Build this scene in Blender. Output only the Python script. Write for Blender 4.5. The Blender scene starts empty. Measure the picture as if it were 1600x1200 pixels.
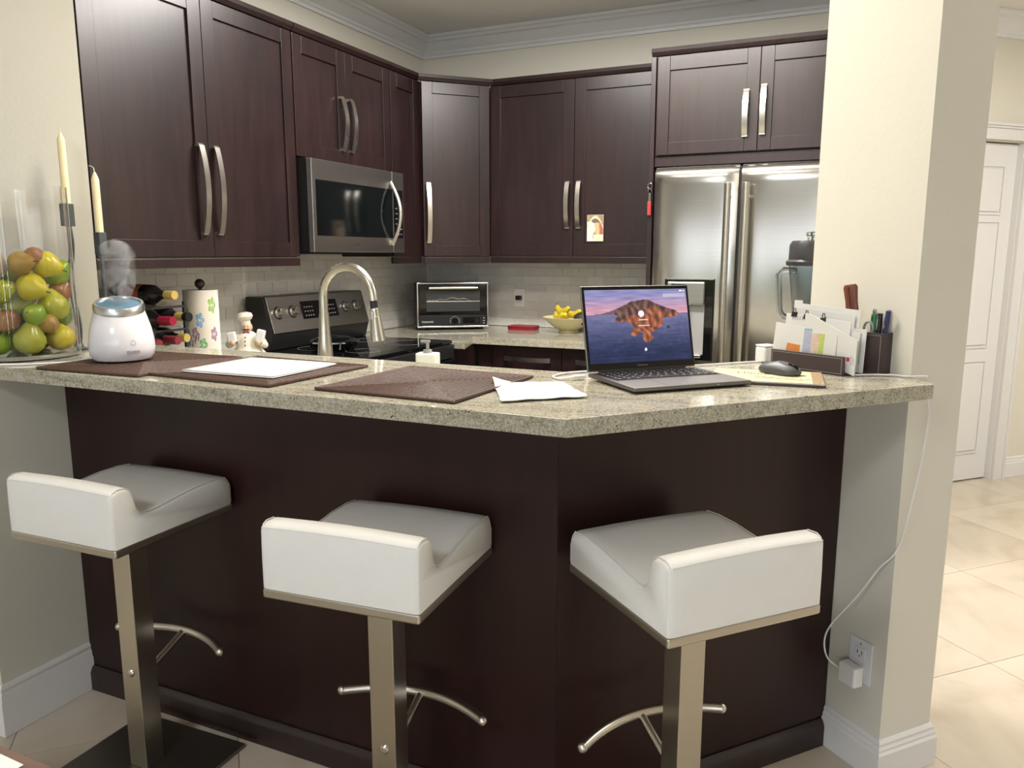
import bpy, bmesh, math, random
from mathutils import Vector, Matrix, noise
R = math.radians
S = bpy.context.scene
C = S.collection
random.seed(7)

# ------------------------------------------------------------------ camera
cam_d = bpy.data.cameras.new('camera'); cam = bpy.data.objects.new('camera', cam_d); C.objects.link(cam)
cam_d.sensor_fit = 'HORIZONTAL'; cam_d.sensor_width = 36.0; cam_d.lens = 36.0 * 1205.0 / 1600.0
cam_d.clip_start = 0.02; cam_d.clip_end = 100
cam.location = (0, 0, 1.36)
cam.rotation_euler = (R(90 - 9.5625), 0, R(24.232))
S.camera = cam

# ------------------------------------------------------------------ world, lights, exposure
S.view_settings.view_transform = 'Standard'; S.view_settings.look = 'None'
S.view_settings.exposure = 0.85; S.view_settings.gamma = 1.0; S.view_settings.use_curve_mapping = False
W = bpy.data.worlds.new('World'); S.world = W; W.use_nodes = True
bgn = W.node_tree.nodes['Background']
bgn.inputs[0].default_value = (0.93, 0.95, 1.0, 1); bgn.inputs[1].default_value = 1.3

def area(name, loc, rot, sx, sy, power, col, spread=180):
    l = bpy.data.lights.new(name, 'AREA'); l.shape = 'RECTANGLE'; l.size = sx; l.size_y = sy
    l.energy = power; l.color = col; l.spread = R(spread)
    o = bpy.data.objects.new(name, l); C.objects.link(o); o.location = loc; o.rotation_euler = rot
    return o
# daylight through the big window behind the camera (light sits in the window opening)
area('window_daylight', (1.35, -3.93, 1.35), (R(90), 0, R(180)), 2.6, 1.5, 225, (0.78, 0.87, 1.0))
# ceiling fixtures, plus an added fill over the dining side
area('kitchen_ceiling_light', (-0.95, 2.80, 2.60), (0, 0, 0), 1.3, 0.25, 42, (1.0, 0.95, 0.90))
area('bar_ceiling_light', (-0.95, 1.58, 2.60), (0, 0, 0), 0.9, 0.22, 14, (1.0, 0.90, 0.75))
area('dining_fill_light', (-0.9, -1.3, 2.60), (0, 0, 0), 0.6, 0.6, 24, (0.97, 0.98, 1.0))  # added fill that lifts the front floor; no known fixture here
area('hall_ceiling_light', (1.6, 3.6, 2.60), (0, 0, 0), 0.6, 0.6, 34, (1.0, 0.93, 0.85))

# ------------------------------------------------------------------ materials
def nmat(name):
    m = bpy.data.materials.new(name); m.use_nodes = True
    return m, m.node_tree, m.node_tree.nodes['Principled BSDF']
def mat(name, col, rough=0.5, metal=0.0, spec=0.5, coat=0.0, trans=0.0, ior=1.45, var=0.0, vscale=8.0, bump=0.0, bscale=200.0, sheen=0.0, emit=None, estr=1.0, sss=0.0):
    m, t, p = nmat(name)
    p.inputs['Base Color'].default_value = (*col, 1); p.inputs['Roughness'].default_value = rough
    p.inputs['Metallic'].default_value = metal; p.inputs['Specular IOR Level'].default_value = spec
    p.inputs['Coat Weight'].default_value = coat; p.inputs['Transmission Weight'].default_value = trans
    p.inputs['IOR'].default_value = ior; p.inputs['Coat Roughness'].default_value = 0.08
    p.inputs['Subsurface Weight'].default_value = sss
    p.inputs['Subsurface Scale'].default_value = 0.01
    if emit: p.inputs['Emission Color'].default_value = (*emit, 1); p.inputs['Emission Strength'].default_value = estr
    tc = t.nodes.new('ShaderNodeTexCoord')
    if var:
        n = t.nodes.new('ShaderNodeTexNoise'); n.inputs['Scale'].default_value = vscale; n.inputs['Detail'].default_value = 4
        t.links.new(tc.outputs['Object'], n.inputs['Vector'])
        mx = t.nodes.new('ShaderNodeMix'); mx.data_type = 'RGBA'
        mx.inputs['A'].default_value = (*[c * (1 - var) for c in col], 1); mx.inputs['B'].default_value = (*[min(1, c * (1 + var)) for c in col], 1)
        t.links.new(n.outputs['Fac'], mx.inputs['Factor']); t.links.new(mx.outputs['Result'], p.inputs['Base Color'])
    if bump:
        n = t.nodes.new('ShaderNodeTexNoise'); n.inputs['Scale'].default_value = bscale; n.inputs['Detail'].default_value = 3
        t.links.new(tc.outputs['Object'], n.inputs['Vector'])
        b = t.nodes.new('ShaderNodeBump'); b.inputs['Strength'].default_value = bump; b.inputs['Distance'].default_value = 0.002
        t.links.new(n.outputs['Fac'], b.inputs['Height']); t.links.new(b.outputs['Normal'], p.inputs['Normal'])
    return m
def ramp(t, stops, interp='LINEAR'):
    r = t.nodes.new('ShaderNodeValToRGB'); e = r.color_ramp.elements; r.color_ramp.interpolation = interp
    while len(e) < len(stops): e.new(0.5)
    for i, (p, c) in enumerate(stops): e[i].position = p; e[i].color = (*c, 1)
    return r
def wood_mat(name, c0, c1, rough, grain=(14, 14, 1.2), coat=0.0, spec=0.5):
    m, t, p = nmat(name)
    tc = t.nodes.new('ShaderNodeTexCoord'); mp = t.nodes.new('ShaderNodeMapping'); mp.inputs['Scale'].default_value = grain
    n = t.nodes.new('ShaderNodeTexNoise'); n.inputs['Scale'].default_value = 3.0; n.inputs['Detail'].default_value = 6; n.inputs['Distortion'].default_value = 0.4
    t.links.new(tc.outputs['Object'], mp.inputs['Vector']); t.links.new(mp.outputs['Vector'], n.inputs['Vector'])
    n2 = t.nodes.new('ShaderNodeTexNoise'); n2.inputs['Scale'].default_value = 2.2; n2.inputs['Detail'].default_value = 2
    t.links.new(tc.outputs['Object'], n2.inputs['Vector'])
    mm = t.nodes.new('ShaderNodeMath'); mm.operation = 'ADD'; t.links.new(n.outputs['Fac'], mm.inputs[0]); t.links.new(n2.outputs['Fac'], mm.inputs[1])
    r = ramp(t, [(0.38 * 2 / 2 + 0.0, c0), (0.62, c1)])
    mh = t.nodes.new('ShaderNodeMath'); mh.operation = 'MULTIPLY'; mh.inputs[1].default_value = 0.5
    t.links.new(mm.outputs[0], mh.inputs[0]); t.links.new(mh.outputs[0], r.inputs['Fac']); t.links.new(r.outputs['Color'], p.inputs['Base Color'])
    p.inputs['Roughness'].default_value = rough; p.inputs['Coat Weight'].default_value = coat; p.inputs['Coat Roughness'].default_value = 0.25
    p.inputs['Specular IOR Level'].default_value = spec
    return m
def granite_mat(name):
    m, t, p = nmat(name)
    tc = t.nodes.new('ShaderNodeTexCoord'); mp = t.nodes.new('ShaderNodeMapping')
    mp.inputs['Rotation'].default_value = (0, 0, R(-20)); mp.inputs['Scale'].default_value = (1.0, 4.5, 4.5)
    t.links.new(tc.outputs['Object'], mp.inputs['Vector'])
    n1 = t.nodes.new('ShaderNodeTexNoise'); n1.inputs['Scale'].default_value = 7; n1.inputs['Detail'].default_value = 9; n1.inputs['Roughness'].default_value = 0.72; n1.inputs['Distortion'].default_value = 0.6
    t.links.new(mp.outputs['Vector'], n1.inputs['Vector'])
    r1 = ramp(t, [(0.30, (0.17, 0.155, 0.10)), (0.42, (0.28, 0.26, 0.175)), (0.54, (0.38, 0.35, 0.245)), (0.68, (0.46, 0.43, 0.32))])
    t.links.new(n1.outputs['Fac'], r1.inputs['Fac'])
    # grey mineral patches
    n2 = t.nodes.new('ShaderNodeTexNoise'); n2.inputs['Scale'].default_value = 190; n2.inputs['Detail'].default_value = 5; n2.inputs['Roughness'].default_value = 0.7
    t.links.new(tc.outputs['Object'], n2.inputs['Vector'])
    r2 = ramp(t, [(0.45, (0, 0, 0)), (0.58, (1, 1, 1))]); t.links.new(n2.outputs['Fac'], r2.inputs['Fac'])
    mx = t.nodes.new('ShaderNodeMix'); mx.data_type = 'RGBA'; mx.inputs['B'].default_value = (0.60, 0.59, 0.55, 1)
    s2 = t.nodes.new('ShaderNodeMath'); s2.operation = 'MULTIPLY'; s2.inputs[1].default_value = 0.6
    t.links.new(r2.outputs['Color'], s2.inputs[0]); t.links.new(s2.outputs[0], mx.inputs['Factor']); t.links.new(r1.outputs['Color'], mx.inputs['A'])
    n4 = t.nodes.new('ShaderNodeTexNoise'); n4.inputs['Scale'].default_value = 260; n4.inputs['Detail'].default_value = 3
    mp4 = t.nodes.new('ShaderNodeMapping'); mp4.inputs['Location'].default_value = (3.1, 1.7, .4); t.links.new(tc.outputs['Object'], mp4.inputs['Vector']); t.links.new(mp4.outputs['Vector'], n4.inputs['Vector'])
    r4 = ramp(t, [(0.54, (0, 0, 0)), (0.66, (0.55, 0.55, 0.55))]); t.links.new(n4.outputs['Fac'], r4.inputs['Fac'])
    mx4 = t.nodes.new('ShaderNodeMix'); mx4.data_type = 'RGBA'; mx4.inputs['B'].default_value = (0.15, 0.14, 0.12, 1)
    t.links.new(r4.outputs['Color'], mx4.inputs['Factor']); t.links.new(mx.outputs['Result'], mx4.inputs['A']); mx = mx4
    # dark garnets: crystal cells kept only where a broad noise is high
    v = t.nodes.new('ShaderNodeTexVoronoi'); v.inputs['Scale'].default_value = 210; t.links.new(tc.outputs['Object'], v.inputs['Vector'])
    n3 = t.nodes.new('ShaderNodeTexNoise'); n3.inputs['Scale'].default_value = 38; n3.inputs['Detail'].default_value = 2; t.links.new(tc.outputs['Object'], n3.inputs['Vector'])
    a = t.nodes.new('ShaderNodeMath'); a.operation = 'MULTIPLY_ADD'; a.inputs[1].default_value = -1.1; a.inputs[2].default_value = 0.90
    t.links.new(n3.outputs['Fac'], a.inputs[0])          # threshold falls where noise is high
    lt = t.nodes.new('ShaderNodeMath'); lt.operation = 'SUBTRACT'
    inv = t.nodes.new('ShaderNodeMath'); inv.operation = 'SUBTRACT'; inv.inputs[0].default_value = 0.52
    t.links.new(v.outputs['Distance'], inv.inputs[1])
    t.links.new(inv.outputs[0], lt.inputs[0]); t.links.new(a.outputs[0], lt.inputs[1])
    r3 = ramp(t, [(0.0, (0, 0, 0)), (0.06, (1, 1, 1))]); t.links.new(lt.outputs[0], r3.inputs['Fac'])
    mx2 = t.nodes.new('ShaderNodeMix'); mx2.data_type = 'RGBA'; mx2.inputs['B'].default_value = (0.055, 0.04, 0.035, 1)
    t.links.new(r3.outputs['Color'], mx2.inputs['Factor']); t.links.new(mx.outputs['Result'], mx2.inputs['A'])
    t.links.new(mx2.outputs['Result'], p.inputs['Base Color'])
    p.inputs['Roughness'].default_value = 0.09; p.inputs['Specular IOR Level'].default_value = 0.5
    return m
def steel_mat(name, col, rough=0.3, aniso=0.7, axis='z', streak=0.06):
    m, t, p = nmat(name)
    p.inputs['Metallic'].default_value = 1; p.inputs['Roughness'].default_value = rough
    p.inputs['Anisotropic'].default_value = aniso
    tc = t.nodes.new('ShaderNodeTexCoord'); mp = t.nodes.new('ShaderNodeMapping')
    mp.inputs['Scale'].default_value = {'z': (3, 3, 900), 'x': (900, 900, 3)}[axis]
    n = t.nodes.new('ShaderNodeTexNoise'); n.inputs['Scale'].default_value = 1.0; n.inputs['Detail'].default_value = 3
    t.links.new(tc.outputs['Object'], mp.inputs['Vector']); t.links.new(mp.outputs['Vector'], n.inputs['Vector'])
    r = ramp(t, [(0.3, tuple(c * (1 - streak) for c in col)), (0.7, tuple(c * (1 + streak) for c in col))])
    t.links.new(n.outputs['Fac'], r.inputs['Fac']); t.links.new(r.outputs['Color'], p.inputs['Base Color'])
    tg = t.nodes.new('ShaderNodeTangent'); tg.direction_type = 'RADIAL'; tg.axis = 'Z'
    t.links.new(tg.outputs[0], p.inputs['Tangent'])
    return m
def floor_mat(name):
    m, t, p = nmat(name)
    tc = t.nodes.new('ShaderNodeTexCoord')
    n = t.nodes.new('ShaderNodeTexNoise'); n.inputs['Scale'].default_value = 1.6; n.inputs['Detail'].default_value = 7; n.inputs['Distortion'].default_value = 1.2
    t.links.new(tc.outputs['Object'], n.inputs['Vector'])
    r = ramp(t, [(0.35, (0.50, 0.43, 0.335)), (0.5, (0.60, 0.53, 0.43)), (0.7, (0.64, 0.57, 0.475))]); t.links.new(n.outputs['Fac'], r.inputs['Fac'])
    oi = t.nodes.new('ShaderNodeObjectInfo'); h = t.nodes.new('ShaderNodeHueSaturation')
    mr = t.nodes.new('ShaderNodeMapRange'); mr.inputs['To Min'].default_value = 0.95; mr.inputs['To Max'].default_value = 1.04
    t.links.new(oi.outputs['Random'], mr.inputs['Value']); t.links.new(mr.outputs[0], h.inputs['Value'])
    t.links.new(r.outputs['Color'], h.inputs['Color']); t.links.new(h.outputs['Color'], p.inputs['Base Color'])
    p.inputs['Roughness'].default_value = 0.07; p.inputs['Specular IOR Level'].default_value = 0.55
    return m
def tile_mat(name):
    m, t, p = nmat(name)
    oi = t.nodes.new('ShaderNodeObjectInfo')
    r = ramp(t, [(0, (0.68, 0.66, 0.61)), (1, (0.78, 0.76, 0.71))]); t.links.new(oi.outputs['Random'], r.inputs['Fac'])
    t.links.new(r.outputs['Color'], p.inputs['Base Color']); p.inputs['Roughness'].default_value = 0.12
    return m
def attr_mat(name, rough=0.6, emit=0.0, spec=0.3):
    m, t, p = nmat(name)
    a = t.nodes.new('ShaderNodeAttribute'); a.attribute_name = 'Col'
    if emit:
        p.inputs['Base Color'].default_value = (0.01, 0.01, 0.01, 1)
        t.links.new(a.outputs['Color'], p.inputs['Emission Color']); p.inputs['Emission Strength'].default_value = emit
    else: t.links.new(a.outputs['Color'], p.inputs['Base Color'])
    p.inputs['Roughness'].default_value = rough; p.inputs['Specular IOR Level'].default_value = spec
    return m
def pear_mat(name, c0, c1, sp=(0.10, 0.09, 0.02)):
    m, t, p = nmat(name)
    tc = t.nodes.new('ShaderNodeTexCoord'); n = t.nodes.new('ShaderNodeTexNoise'); n.inputs['Scale'].default_value = 22; n.inputs['Detail'].default_value = 3
    t.links.new(tc.outputs['Object'], n.inputs['Vector']); r = ramp(t, [(0.35, c0), (0.65, c1)]); t.links.new(n.outputs['Fac'], r.inputs['Fac'])
    n2 = t.nodes.new('ShaderNodeTexNoise'); n2.inputs['Scale'].default_value = 420; t.links.new(tc.outputs['Object'], n2.inputs['Vector'])
    r2 = ramp(t, [(0.66, (0, 0, 0)), (0.72, (0.6, 0.6, 0.6))]); t.links.new(n2.outputs['Fac'], r2.inputs['Fac'])
    mx = t.nodes.new('ShaderNodeMix'); mx.data_type = 'RGBA'; mx.inputs['B'].default_value = (*sp, 1)
    t.links.new(r2.outputs['Color'], mx.inputs['Factor']); t.links.new(r.outputs['Color'], mx.inputs['A']); t.links.new(mx.outputs['Result'], p.inputs['Base Color'])
    p.inputs['Roughness'].default_value = 0.28
    return m

M = {}
M['wall'] = mat('wall_paint', (0.72, 0.70, 0.62), 0.62, var=0.02, vscale=3, bump=0.15, bscale=90)
M['ceil'] = mat('ceiling_paint', (0.78, 0.77, 0.76), 0.8, bump=0.2, bscale=60)
M['trim'] = mat('white_trim_paint', (0.78, 0.79, 0.82), 0.4)
M['base'] = mat('white_baseboard_paint', (0.76, 0.76, 0.75), 0.35, bump=0.05, bscale=40)
M['door'] = mat('white_door_paint', (0.72, 0.72, 0.72), 0.4)
M['wood'] = wood_mat('espresso_wood', (0.0125, 0.0058, 0.0060), (0.026, 0.0112, 0.0112), 0.33, coat=0.2, spec=0.5)
M['wood_panel'] = wood_mat('espresso_bar_panel', (0.016, 0.0055, 0.0047), (0.027, 0.0095, 0.0082), 0.36, grain=(6, 6, 0.8), spec=0.35)
M['granite'] = granite_mat('granite')
M['steel'] = steel_mat('brushed_steel', (0.56, 0.545, 0.51), 0.17, 0.3)
M['steel_dark'] = steel_mat('dark_brushed_steel', (0.40, 0.385, 0.36), 0.30, 0.5)
M['steel_stool'] = steel_mat('stool_brushed_steel', (0.56, 0.53, 0.46), 0.30, 0.4)
M['nickel'] = mat('satin_nickel', (0.66, 0.63, 0.57), 0.26, 1.0)
M['chrome'] = mat('chrome', (0.8, 0.8, 0.8), 0.1, 1.0)
M['faucet'] = mat('brushed_nickel_faucet', (0.60, 0.57, 0.50), 0.24, 1.0)
M['floor'] = floor_mat('glossy_beige_porcelain')
M['grout'] = mat('floor_grout', (0.33, 0.28, 0.22), 0.8)
M['tgrout'] = mat('backsplash_grout', (0.84, 0.83, 0.80), 0.8)
M['tile'] = tile_mat('glossy_white_tile')
M['black'] = mat('black_plastic', (0.012, 0.012, 0.013), 0.35)
M['black_gloss'] = mat('black_glass', (0.004, 0.004, 0.005), 0.04, spec=0.6)
M['black_matte'] = mat('matte_black_iron', (0.02, 0.022, 0.024), 0.55)
M['base_plate'] = mat('dark_polished_base', (0.22, 0.20, 0.18), 0.42, 1.0)
M['leather'] = mat('white_leather', (0.80, 0.80, 0.78), 0.48, bump=0.25, bscale=300, var=0.03, vscale=12)
M['seam'] = mat('leather_stitch', (0.73, 0.72, 0.68), 0.6)
M['white'] = mat('white_plastic', (0.82, 0.82, 0.82), 0.3)
M['white_gloss'] = mat('white_glossy_plastic', (0.80, 0.79, 0.84), 0.16, coat=0.5)
M['paper'] = mat('white_paper', (0.70, 0.70, 0.68), 0.7)
M['tissue'] = mat('white_tissue', (0.72, 0.72, 0.69), 0.85, bump=0.4, bscale=120)
M['wax'] = mat('ivory_wax', (0.84, 0.74, 0.47), 0.45, sss=0.3)
M['wick'] = mat('candle_wick', (0.7, 0.68, 0.6), 0.8)
M['iron'] = mat('dark_grey_iron', (0.055, 0.065, 0.07), 0.5)
M['mat_gap_shade'] = mat('cord_gap_shade', (0.02, 0.011, 0.008), 0.8)  # near-black colour standing in for shade in the gaps between cords
M['mat'] = mat('brown_woven_cord', (0.085, 0.046, 0.033), 0.42, var=0.55, vscale=260, bump=0.9, bscale=260)
M['glass_green'] = mat('dark_wine_glass', (0.012, 0.010, 0.010), 0.06, spec=0.6)
M['foil_gold'] = mat('gold_foil', (0.72, 0.53, 0.16), 0.35, 0.5)
M['foil_red'] = mat('burgundy_foil', (0.33, 0.015, 0.045), 0.32, 0.2)
M['foil_dull'] = mat('dull_burgundy_foil', (0.20, 0.03, 0.04), 0.4, 0.1)
M['label'] = mat('bottle_label', (0.42, 0.11, 0.05), 0.5)
M['skin'] = mat('ceramic_skin', (0.62, 0.42, 0.28), 0.4)
M['ceramic'] = mat('ceramic_cream', (0.74, 0.68, 0.56), 0.35)
M['red'] = mat('red_plastic', (0.30, 0.012, 0.025), 0.4)
M['bowl'] = mat('cream_bowl', (0.72, 0.65, 0.38), 0.35)
M['banana'] = mat('banana_skin', (0.70, 0.55, 0.045), 0.5, var=0.2, vscale=30)
M['banana_tip'] = mat('banana_tip', (0.18, 0.15, 0.04), 0.7)
M['avocado'] = mat('avocado_skin', (0.035, 0.028, 0.02), 0.55, bump=0.5, bscale=120)
M['alu'] = mat('space_grey_aluminium', (0.20, 0.19, 0.185), 0.42, 0.85)
M['alu_light'] = mat('silver_aluminium_edge', (0.6, 0.6, 0.6), 0.3, 1.0)
M['key'] = mat('laptop_key', (0.008, 0.008, 0.009), 0.5)
M['keyprint'] = mat('key_legend', (0.75, 0.75, 0.75), 0.6)
M['mouse'] = mat('dark_grey_mouse', (0.075, 0.08, 0.085), 0.42)
M['leather_brown'] = mat('dark_brown_leatherette', (0.062, 0.043, 0.042), 0.5, bump=0.4, bscale=400)
M['stitch'] = mat('grey_stitching', (0.42, 0.40, 0.39), 0.7)
M['redwood'] = wood_mat('carved_red_wood', (0.10, 0.028, 0.014), (0.21, 0.062, 0.030), 0.45, grain=(60, 60, 6))
M['table'] = wood_mat('walnut_table', (0.10, 0.060, 0.042), (0.17, 0.105, 0.078), 0.3, grain=(2, 14, 14))
M['soap'] = mat('translucent_soap_bottle', (0.80, 0.84, 0.76), 0.25, sss=0.2)
M['green'] = mat('green_plastic', (0.03, 0.22, 0.09), 0.4)
M['blue'] = mat('navy_plastic', (0.03, 0.035, 0.14), 0.35)
M['grey'] = mat('grey_plastic', (0.28, 0.28, 0.27), 0.4)
M['olive'] = mat('olive_plastic', (0.28, 0.26, 0.17), 0.4)
M['blender_blk'] = mat('blender_lid_rubber', (0.035, 0.036, 0.038), 0.45)
M['towel_core'] = mat('dark_bronze', (0.07, 0.05, 0.04), 0.3, 0.6)
M['inner_blue'] = mat('blue_water_tank', (0.05, 0.17, 0.27), 0.25)  # even blue colour for the inside of the tank
M['blue_led'] = mat('blue_display', (0.02, 0.1, 0.3), 0.3, emit=(0.15, 0.45, 1.0), estr=1.6)
M['cavity'] = mat('dispenser_cavity', (0.33, 0.33, 0.33), 0.35)
M['outlet'] = mat('white_outlet', (0.75, 0.76, 0.80), 0.35)
M['slot'] = mat('outlet_slot', (0.06, 0.06, 0.06), 0.6)
M['print'] = attr_mat('printed_surface', 0.6)
M['screen'] = attr_mat('screen_picture', 0.15, emit=0.70, spec=0.4)
M['grass'] = mat('lawn', (0.10, 0.20, 0.05), 0.9, var=0.4, vscale=3)
M['hedge'] = mat('hedge_leaves', (0.08, 0.16, 0.04), 0.9, var=0.5, vscale=9)
M['patio'] = mat('patio_paving', (0.45, 0.42, 0.38), 0.8)
M['frame_white'] = mat('window_frame_white', (0.8, 0.8, 0.8), 0.4)
m, t, p = nmat('clear_glass'); M['glass'] = m
p.inputs['Base Color'].default_value = (1, 1, 1, 1); p.inputs['Transmission Weight'].default_value = 1; p.inputs['Roughness'].default_value = 0.0; p.inputs['IOR'].default_value = 1.38
m, t, p = nmat('smoky_jar'); M['jar'] = m
p.inputs['Base Color'].default_value = (0.62, 0.66, 0.68, 1); p.inputs['Transmission Weight'].default_value = 1; p.inputs['Roughness'].default_value = 0.06; p.inputs['IOR'].default_value = 1.18
PEARS = {'y': pear_mat('yellow_pear_skin', (0.58, 0.46, 0.012), (0.68, 0.60, 0.03)), 'g': pear_mat('bright_green_pear_skin', (0.21, 0.36, 0.02), (0.34, 0.46, 0.03)),
         'o': pear_mat('olive_yellow_pear_skin', (0.37, 0.40, 0.03), (0.50, 0.50, 0.05)), 'p': pear_mat('pale_green_pear_skin', (0.34, 0.38, 0.10), (0.44, 0.46, 0.14)),
         'd': pear_mat('deep_green_pear_skin', (0.11, 0.20, 0.03), (0.19, 0.27, 0.05)), 't': pear_mat('tan_pear_skin', (0.34, 0.20, 0.03), (0.48, 0.30, 0.06)),
         'r': pear_mat('russet_pear_skin', (0.26, 0.09, 0.04), (0.38, 0.18, 0.06))}
M['stem'] = mat('pear_stem', (0.05, 0.03, 0.015), 0.7)
M['knob_face'] = mat('knob_steel', (0.62, 0.60, 0.56), 0.22, 1.0)
M['micro_glass'] = mat('microwave_window', (0.003, 0.0045, 0.005), 0.07, spec=0.55)
M['toast_in'] = mat('toaster_interior', (0.07, 0.07, 0.072), 0.3, 0.6)
M['keytag'] = mat('red_key_tag', (0.35, 0.04, 0.04), 0.35)

# ------------------------------------------------------------------ mesh building
class G:
    def __init__(s): s.v = []; s.f = []; s.c = []
    def add(s, vs, fs, mtx=None):
        o = len(s.v)
        for v in vs:
            v = Vector(v)
            if mtx is not None: v = mtx @ v
            s.v.append(v)
        for f in fs: s.f.append([o + i for i in f])
        return s
    def box(s, x0, x1, y0, y1, z0, z1, mtx=None):
        vs = [(x, y, z) for z in (z0, z1) for (x, y) in ((x0, y0), (x1, y0), (x1, y1), (x0, y1))]
        return s.add(vs, [(3, 2, 1, 0), (4, 5, 6, 7), (0, 1, 5, 4), (1, 2, 6, 5), (2, 3, 7, 6), (3, 0, 4, 7)], mtx)
    def prism(s, poly, z0, z1, mtx=None):
        a = sum(poly[i][0] * poly[(i + 1) % len(poly)][1] - poly[(i + 1) % len(poly)][0] * poly[i][1] for i in range(len(poly)))
        if a < 0: poly = poly[::-1]
        n = len(poly)
        vs = [(x, y, z0) for x, y in poly] + [(x, y, z1) for x, y in poly]
        fs = [list(range(n))[::-1], list(range(n, 2 * n))] + [(i, (i + 1) % n, n + (i + 1) % n, n + i) for i in range(n)]
        return s.add(vs, fs, mtx)
    def cyl(s, p0, p1, r0, r1=None, n=20, mtx=None):
        if r1 is None: r1 = r0
        p0 = Vector(p0); p1 = Vector(p1); d = (p1 - p0).normalized()
        a = d.orthogonal().normalized(); b = d.cross(a)
        vs = [p0 + r0 * (math.cos(t) * a + math.sin(t) * b) for t in (2 * math.pi * i / n for i in range(n))]
        vs += [p1 + r1 * (math.cos(t) * a + math.sin(t) * b) for t in (2 * math.pi * i / n for i in range(n))]
        fs = [list(range(n))[::-1], list(range(n, 2 * n))] + [(i, (i + 1) % n, n + (i + 1) % n, n + i) for i in range(n)]
        return s.add(vs, fs, mtx)
    def lathe(s, prof, n=32, mtx=None, closed=False):
        vs = []; fs = []
        for r, z in prof:
            for i in range(n):
                t = 2 * math.pi * i / n; vs.append((r * math.cos(t), r * math.sin(t), z))
        k = len(prof)
        for j in range(k - 1 + (1 if closed else 0)):
            j2 = (j + 1) % k
            for i in range(n): fs.append((j * n + i, j * n + (i + 1) % n, j2 * n + (i + 1) % n, j2 * n + i))
        if not closed:
            if prof[0][0] > 1e-6: fs.append(list(range(n))[::-1])
            if prof[-1][0] > 1e-6: fs.append([(k - 1) * n + i for i in range(n)])
        return s.add(vs, fs, mtx)
    def tube(s, pts, r, n=10, mtx=None, caps=True, rs=None, flat=1.0):
        pts = [Vector(p) for p in pts]; m = len(pts); vs = []; fs = []
        up = None
        for i, p in enumerate(pts):
            d = (pts[min(i + 1, m - 1)] - pts[max(i - 1, 0)]).normalized()
            if up is None: up = d.orthogonal().normalized()
            up = (up - d * up.dot(d)).normalized(); b = d.cross(up)
            rr = rs[i] if rs else r
            for k in range(n):
                t = 2 * math.pi * k / n; vs.append(p + rr * (math.cos(t) * up + math.sin(t) * flat * b))
        for i in range(m - 1):
            for k in range(n): fs.append((i * n + k, i * n + (k + 1) % n, (i + 1) * n + (k + 1) % n, (i + 1) * n + k))
        if caps: fs.append(list(range(n))[::-1]); fs.append([(m - 1) * n + k for k in range(n)])
        return s.add(vs, fs, mtx)
    def sphere(s, c, r, sc=(1, 1, 1), n=20, mtx=None):
        vs = []; fs = []; m = n // 2
        for j in range(m + 1):
            a = math.pi * j / m
            for i in range(n):
                t = 2 * math.pi * i / n
                vs.append((c[0] + r * sc[0] * math.sin(a) * math.cos(t), c[1] + r * sc[1] * math.sin(a) * math.sin(t), c[2] - r * sc[2] * math.cos(a)))
        for j in range(m):
            for i in range(n): fs.append((j * n + i, j * n + (i + 1) % n, (j + 1) * n + (i + 1) % n, (j + 1) * n + i))
        return s.add(vs, fs, mtx)
    def sweep(s, prof, path, closed_prof=True, mtx=None, close_path=False):
        """prof: (out, z) pairs; path: xy points; 'out' is to the right of travel; mitred."""
        n = len(path); k = len(prof); vs = []
        P = [Vector(p) for p in path]
        for i in range(n):
            if close_path: a, b = P[i - 1], P[(i + 1) % n]
            else: a, b = P[max(i - 1, 0)], P[min(i + 1, n - 1)]
            d1 = (P[i] - a).normalized() if (P[i] - a).length > 1e-9 else (b - P[i]).normalized()
            d2 = (b - P[i]).normalized() if (b - P[i]).length > 1e-9 else d1
            n1 = Vector((d1.y, -d1.x)); n2 = Vector((d2.y, -d2.x)); nn = (n1 + n2).normalized(); sc = 1 / max(0.3, nn.dot(n1))
            for o, z in prof: q = P[i] + nn * o * sc; vs.append((q.x, q.y, z))
        fs = []
        for i in range(n if close_path else n - 1):
            j = (i + 1) % n
            for q in range(k if closed_prof else k - 1): fs.append((i * k + q, i * k + (q + 1) % k, j * k + (q + 1) % k, j * k + q))
        if not close_path and closed_prof: fs.append(list(range(k))[::-1]); fs.append([(n - 1) * k + q for q in range(k)])
        return s.add(vs, fs, mtx)

def wm(o):
    m = Matrix.Identity(4)
    while o is not None:
        m = (Matrix.Translation(o.location) @ o.rotation_euler.to_matrix().to_4x4()) @ m; o = o.parent
    return m
def obj(name, g, material, parent=None, bevel=0.0, segs=2, smooth=35, world=True, label=None):
    me = bpy.data.meshes.new(name)
    vs = g.v
    if parent is not None and world:
        inv = wm(parent).inverted(); vs = [inv @ v for v in vs]
    me.from_pydata([tuple(v) for v in vs], [], g.f)
    bm = bmesh.new(); bm.from_mesh(me); bmesh.ops.recalc_face_normals(bm, faces=bm.faces); bm.to_mesh(me); bm.free()
    if smooth is not None:
        me.polygons.foreach_set('use_smooth', [True] * len(me.polygons)); me.set_sharp_from_angle(angle=R(smooth))
    me.materials.append(M[material] if isinstance(material, str) else material)
    o = bpy.data.objects.new(name, me); C.objects.link(o)
    if parent is not None: o.parent = parent
    if bevel:
        b = o.modifiers.new('bevel', 'BEVEL'); b.width = bevel; b.segments = segs; b.limit_method = 'ANGLE'; b.angle_limit = R(40); b.harden_normals = True
    if label: o['label'] = label
    return o
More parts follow.
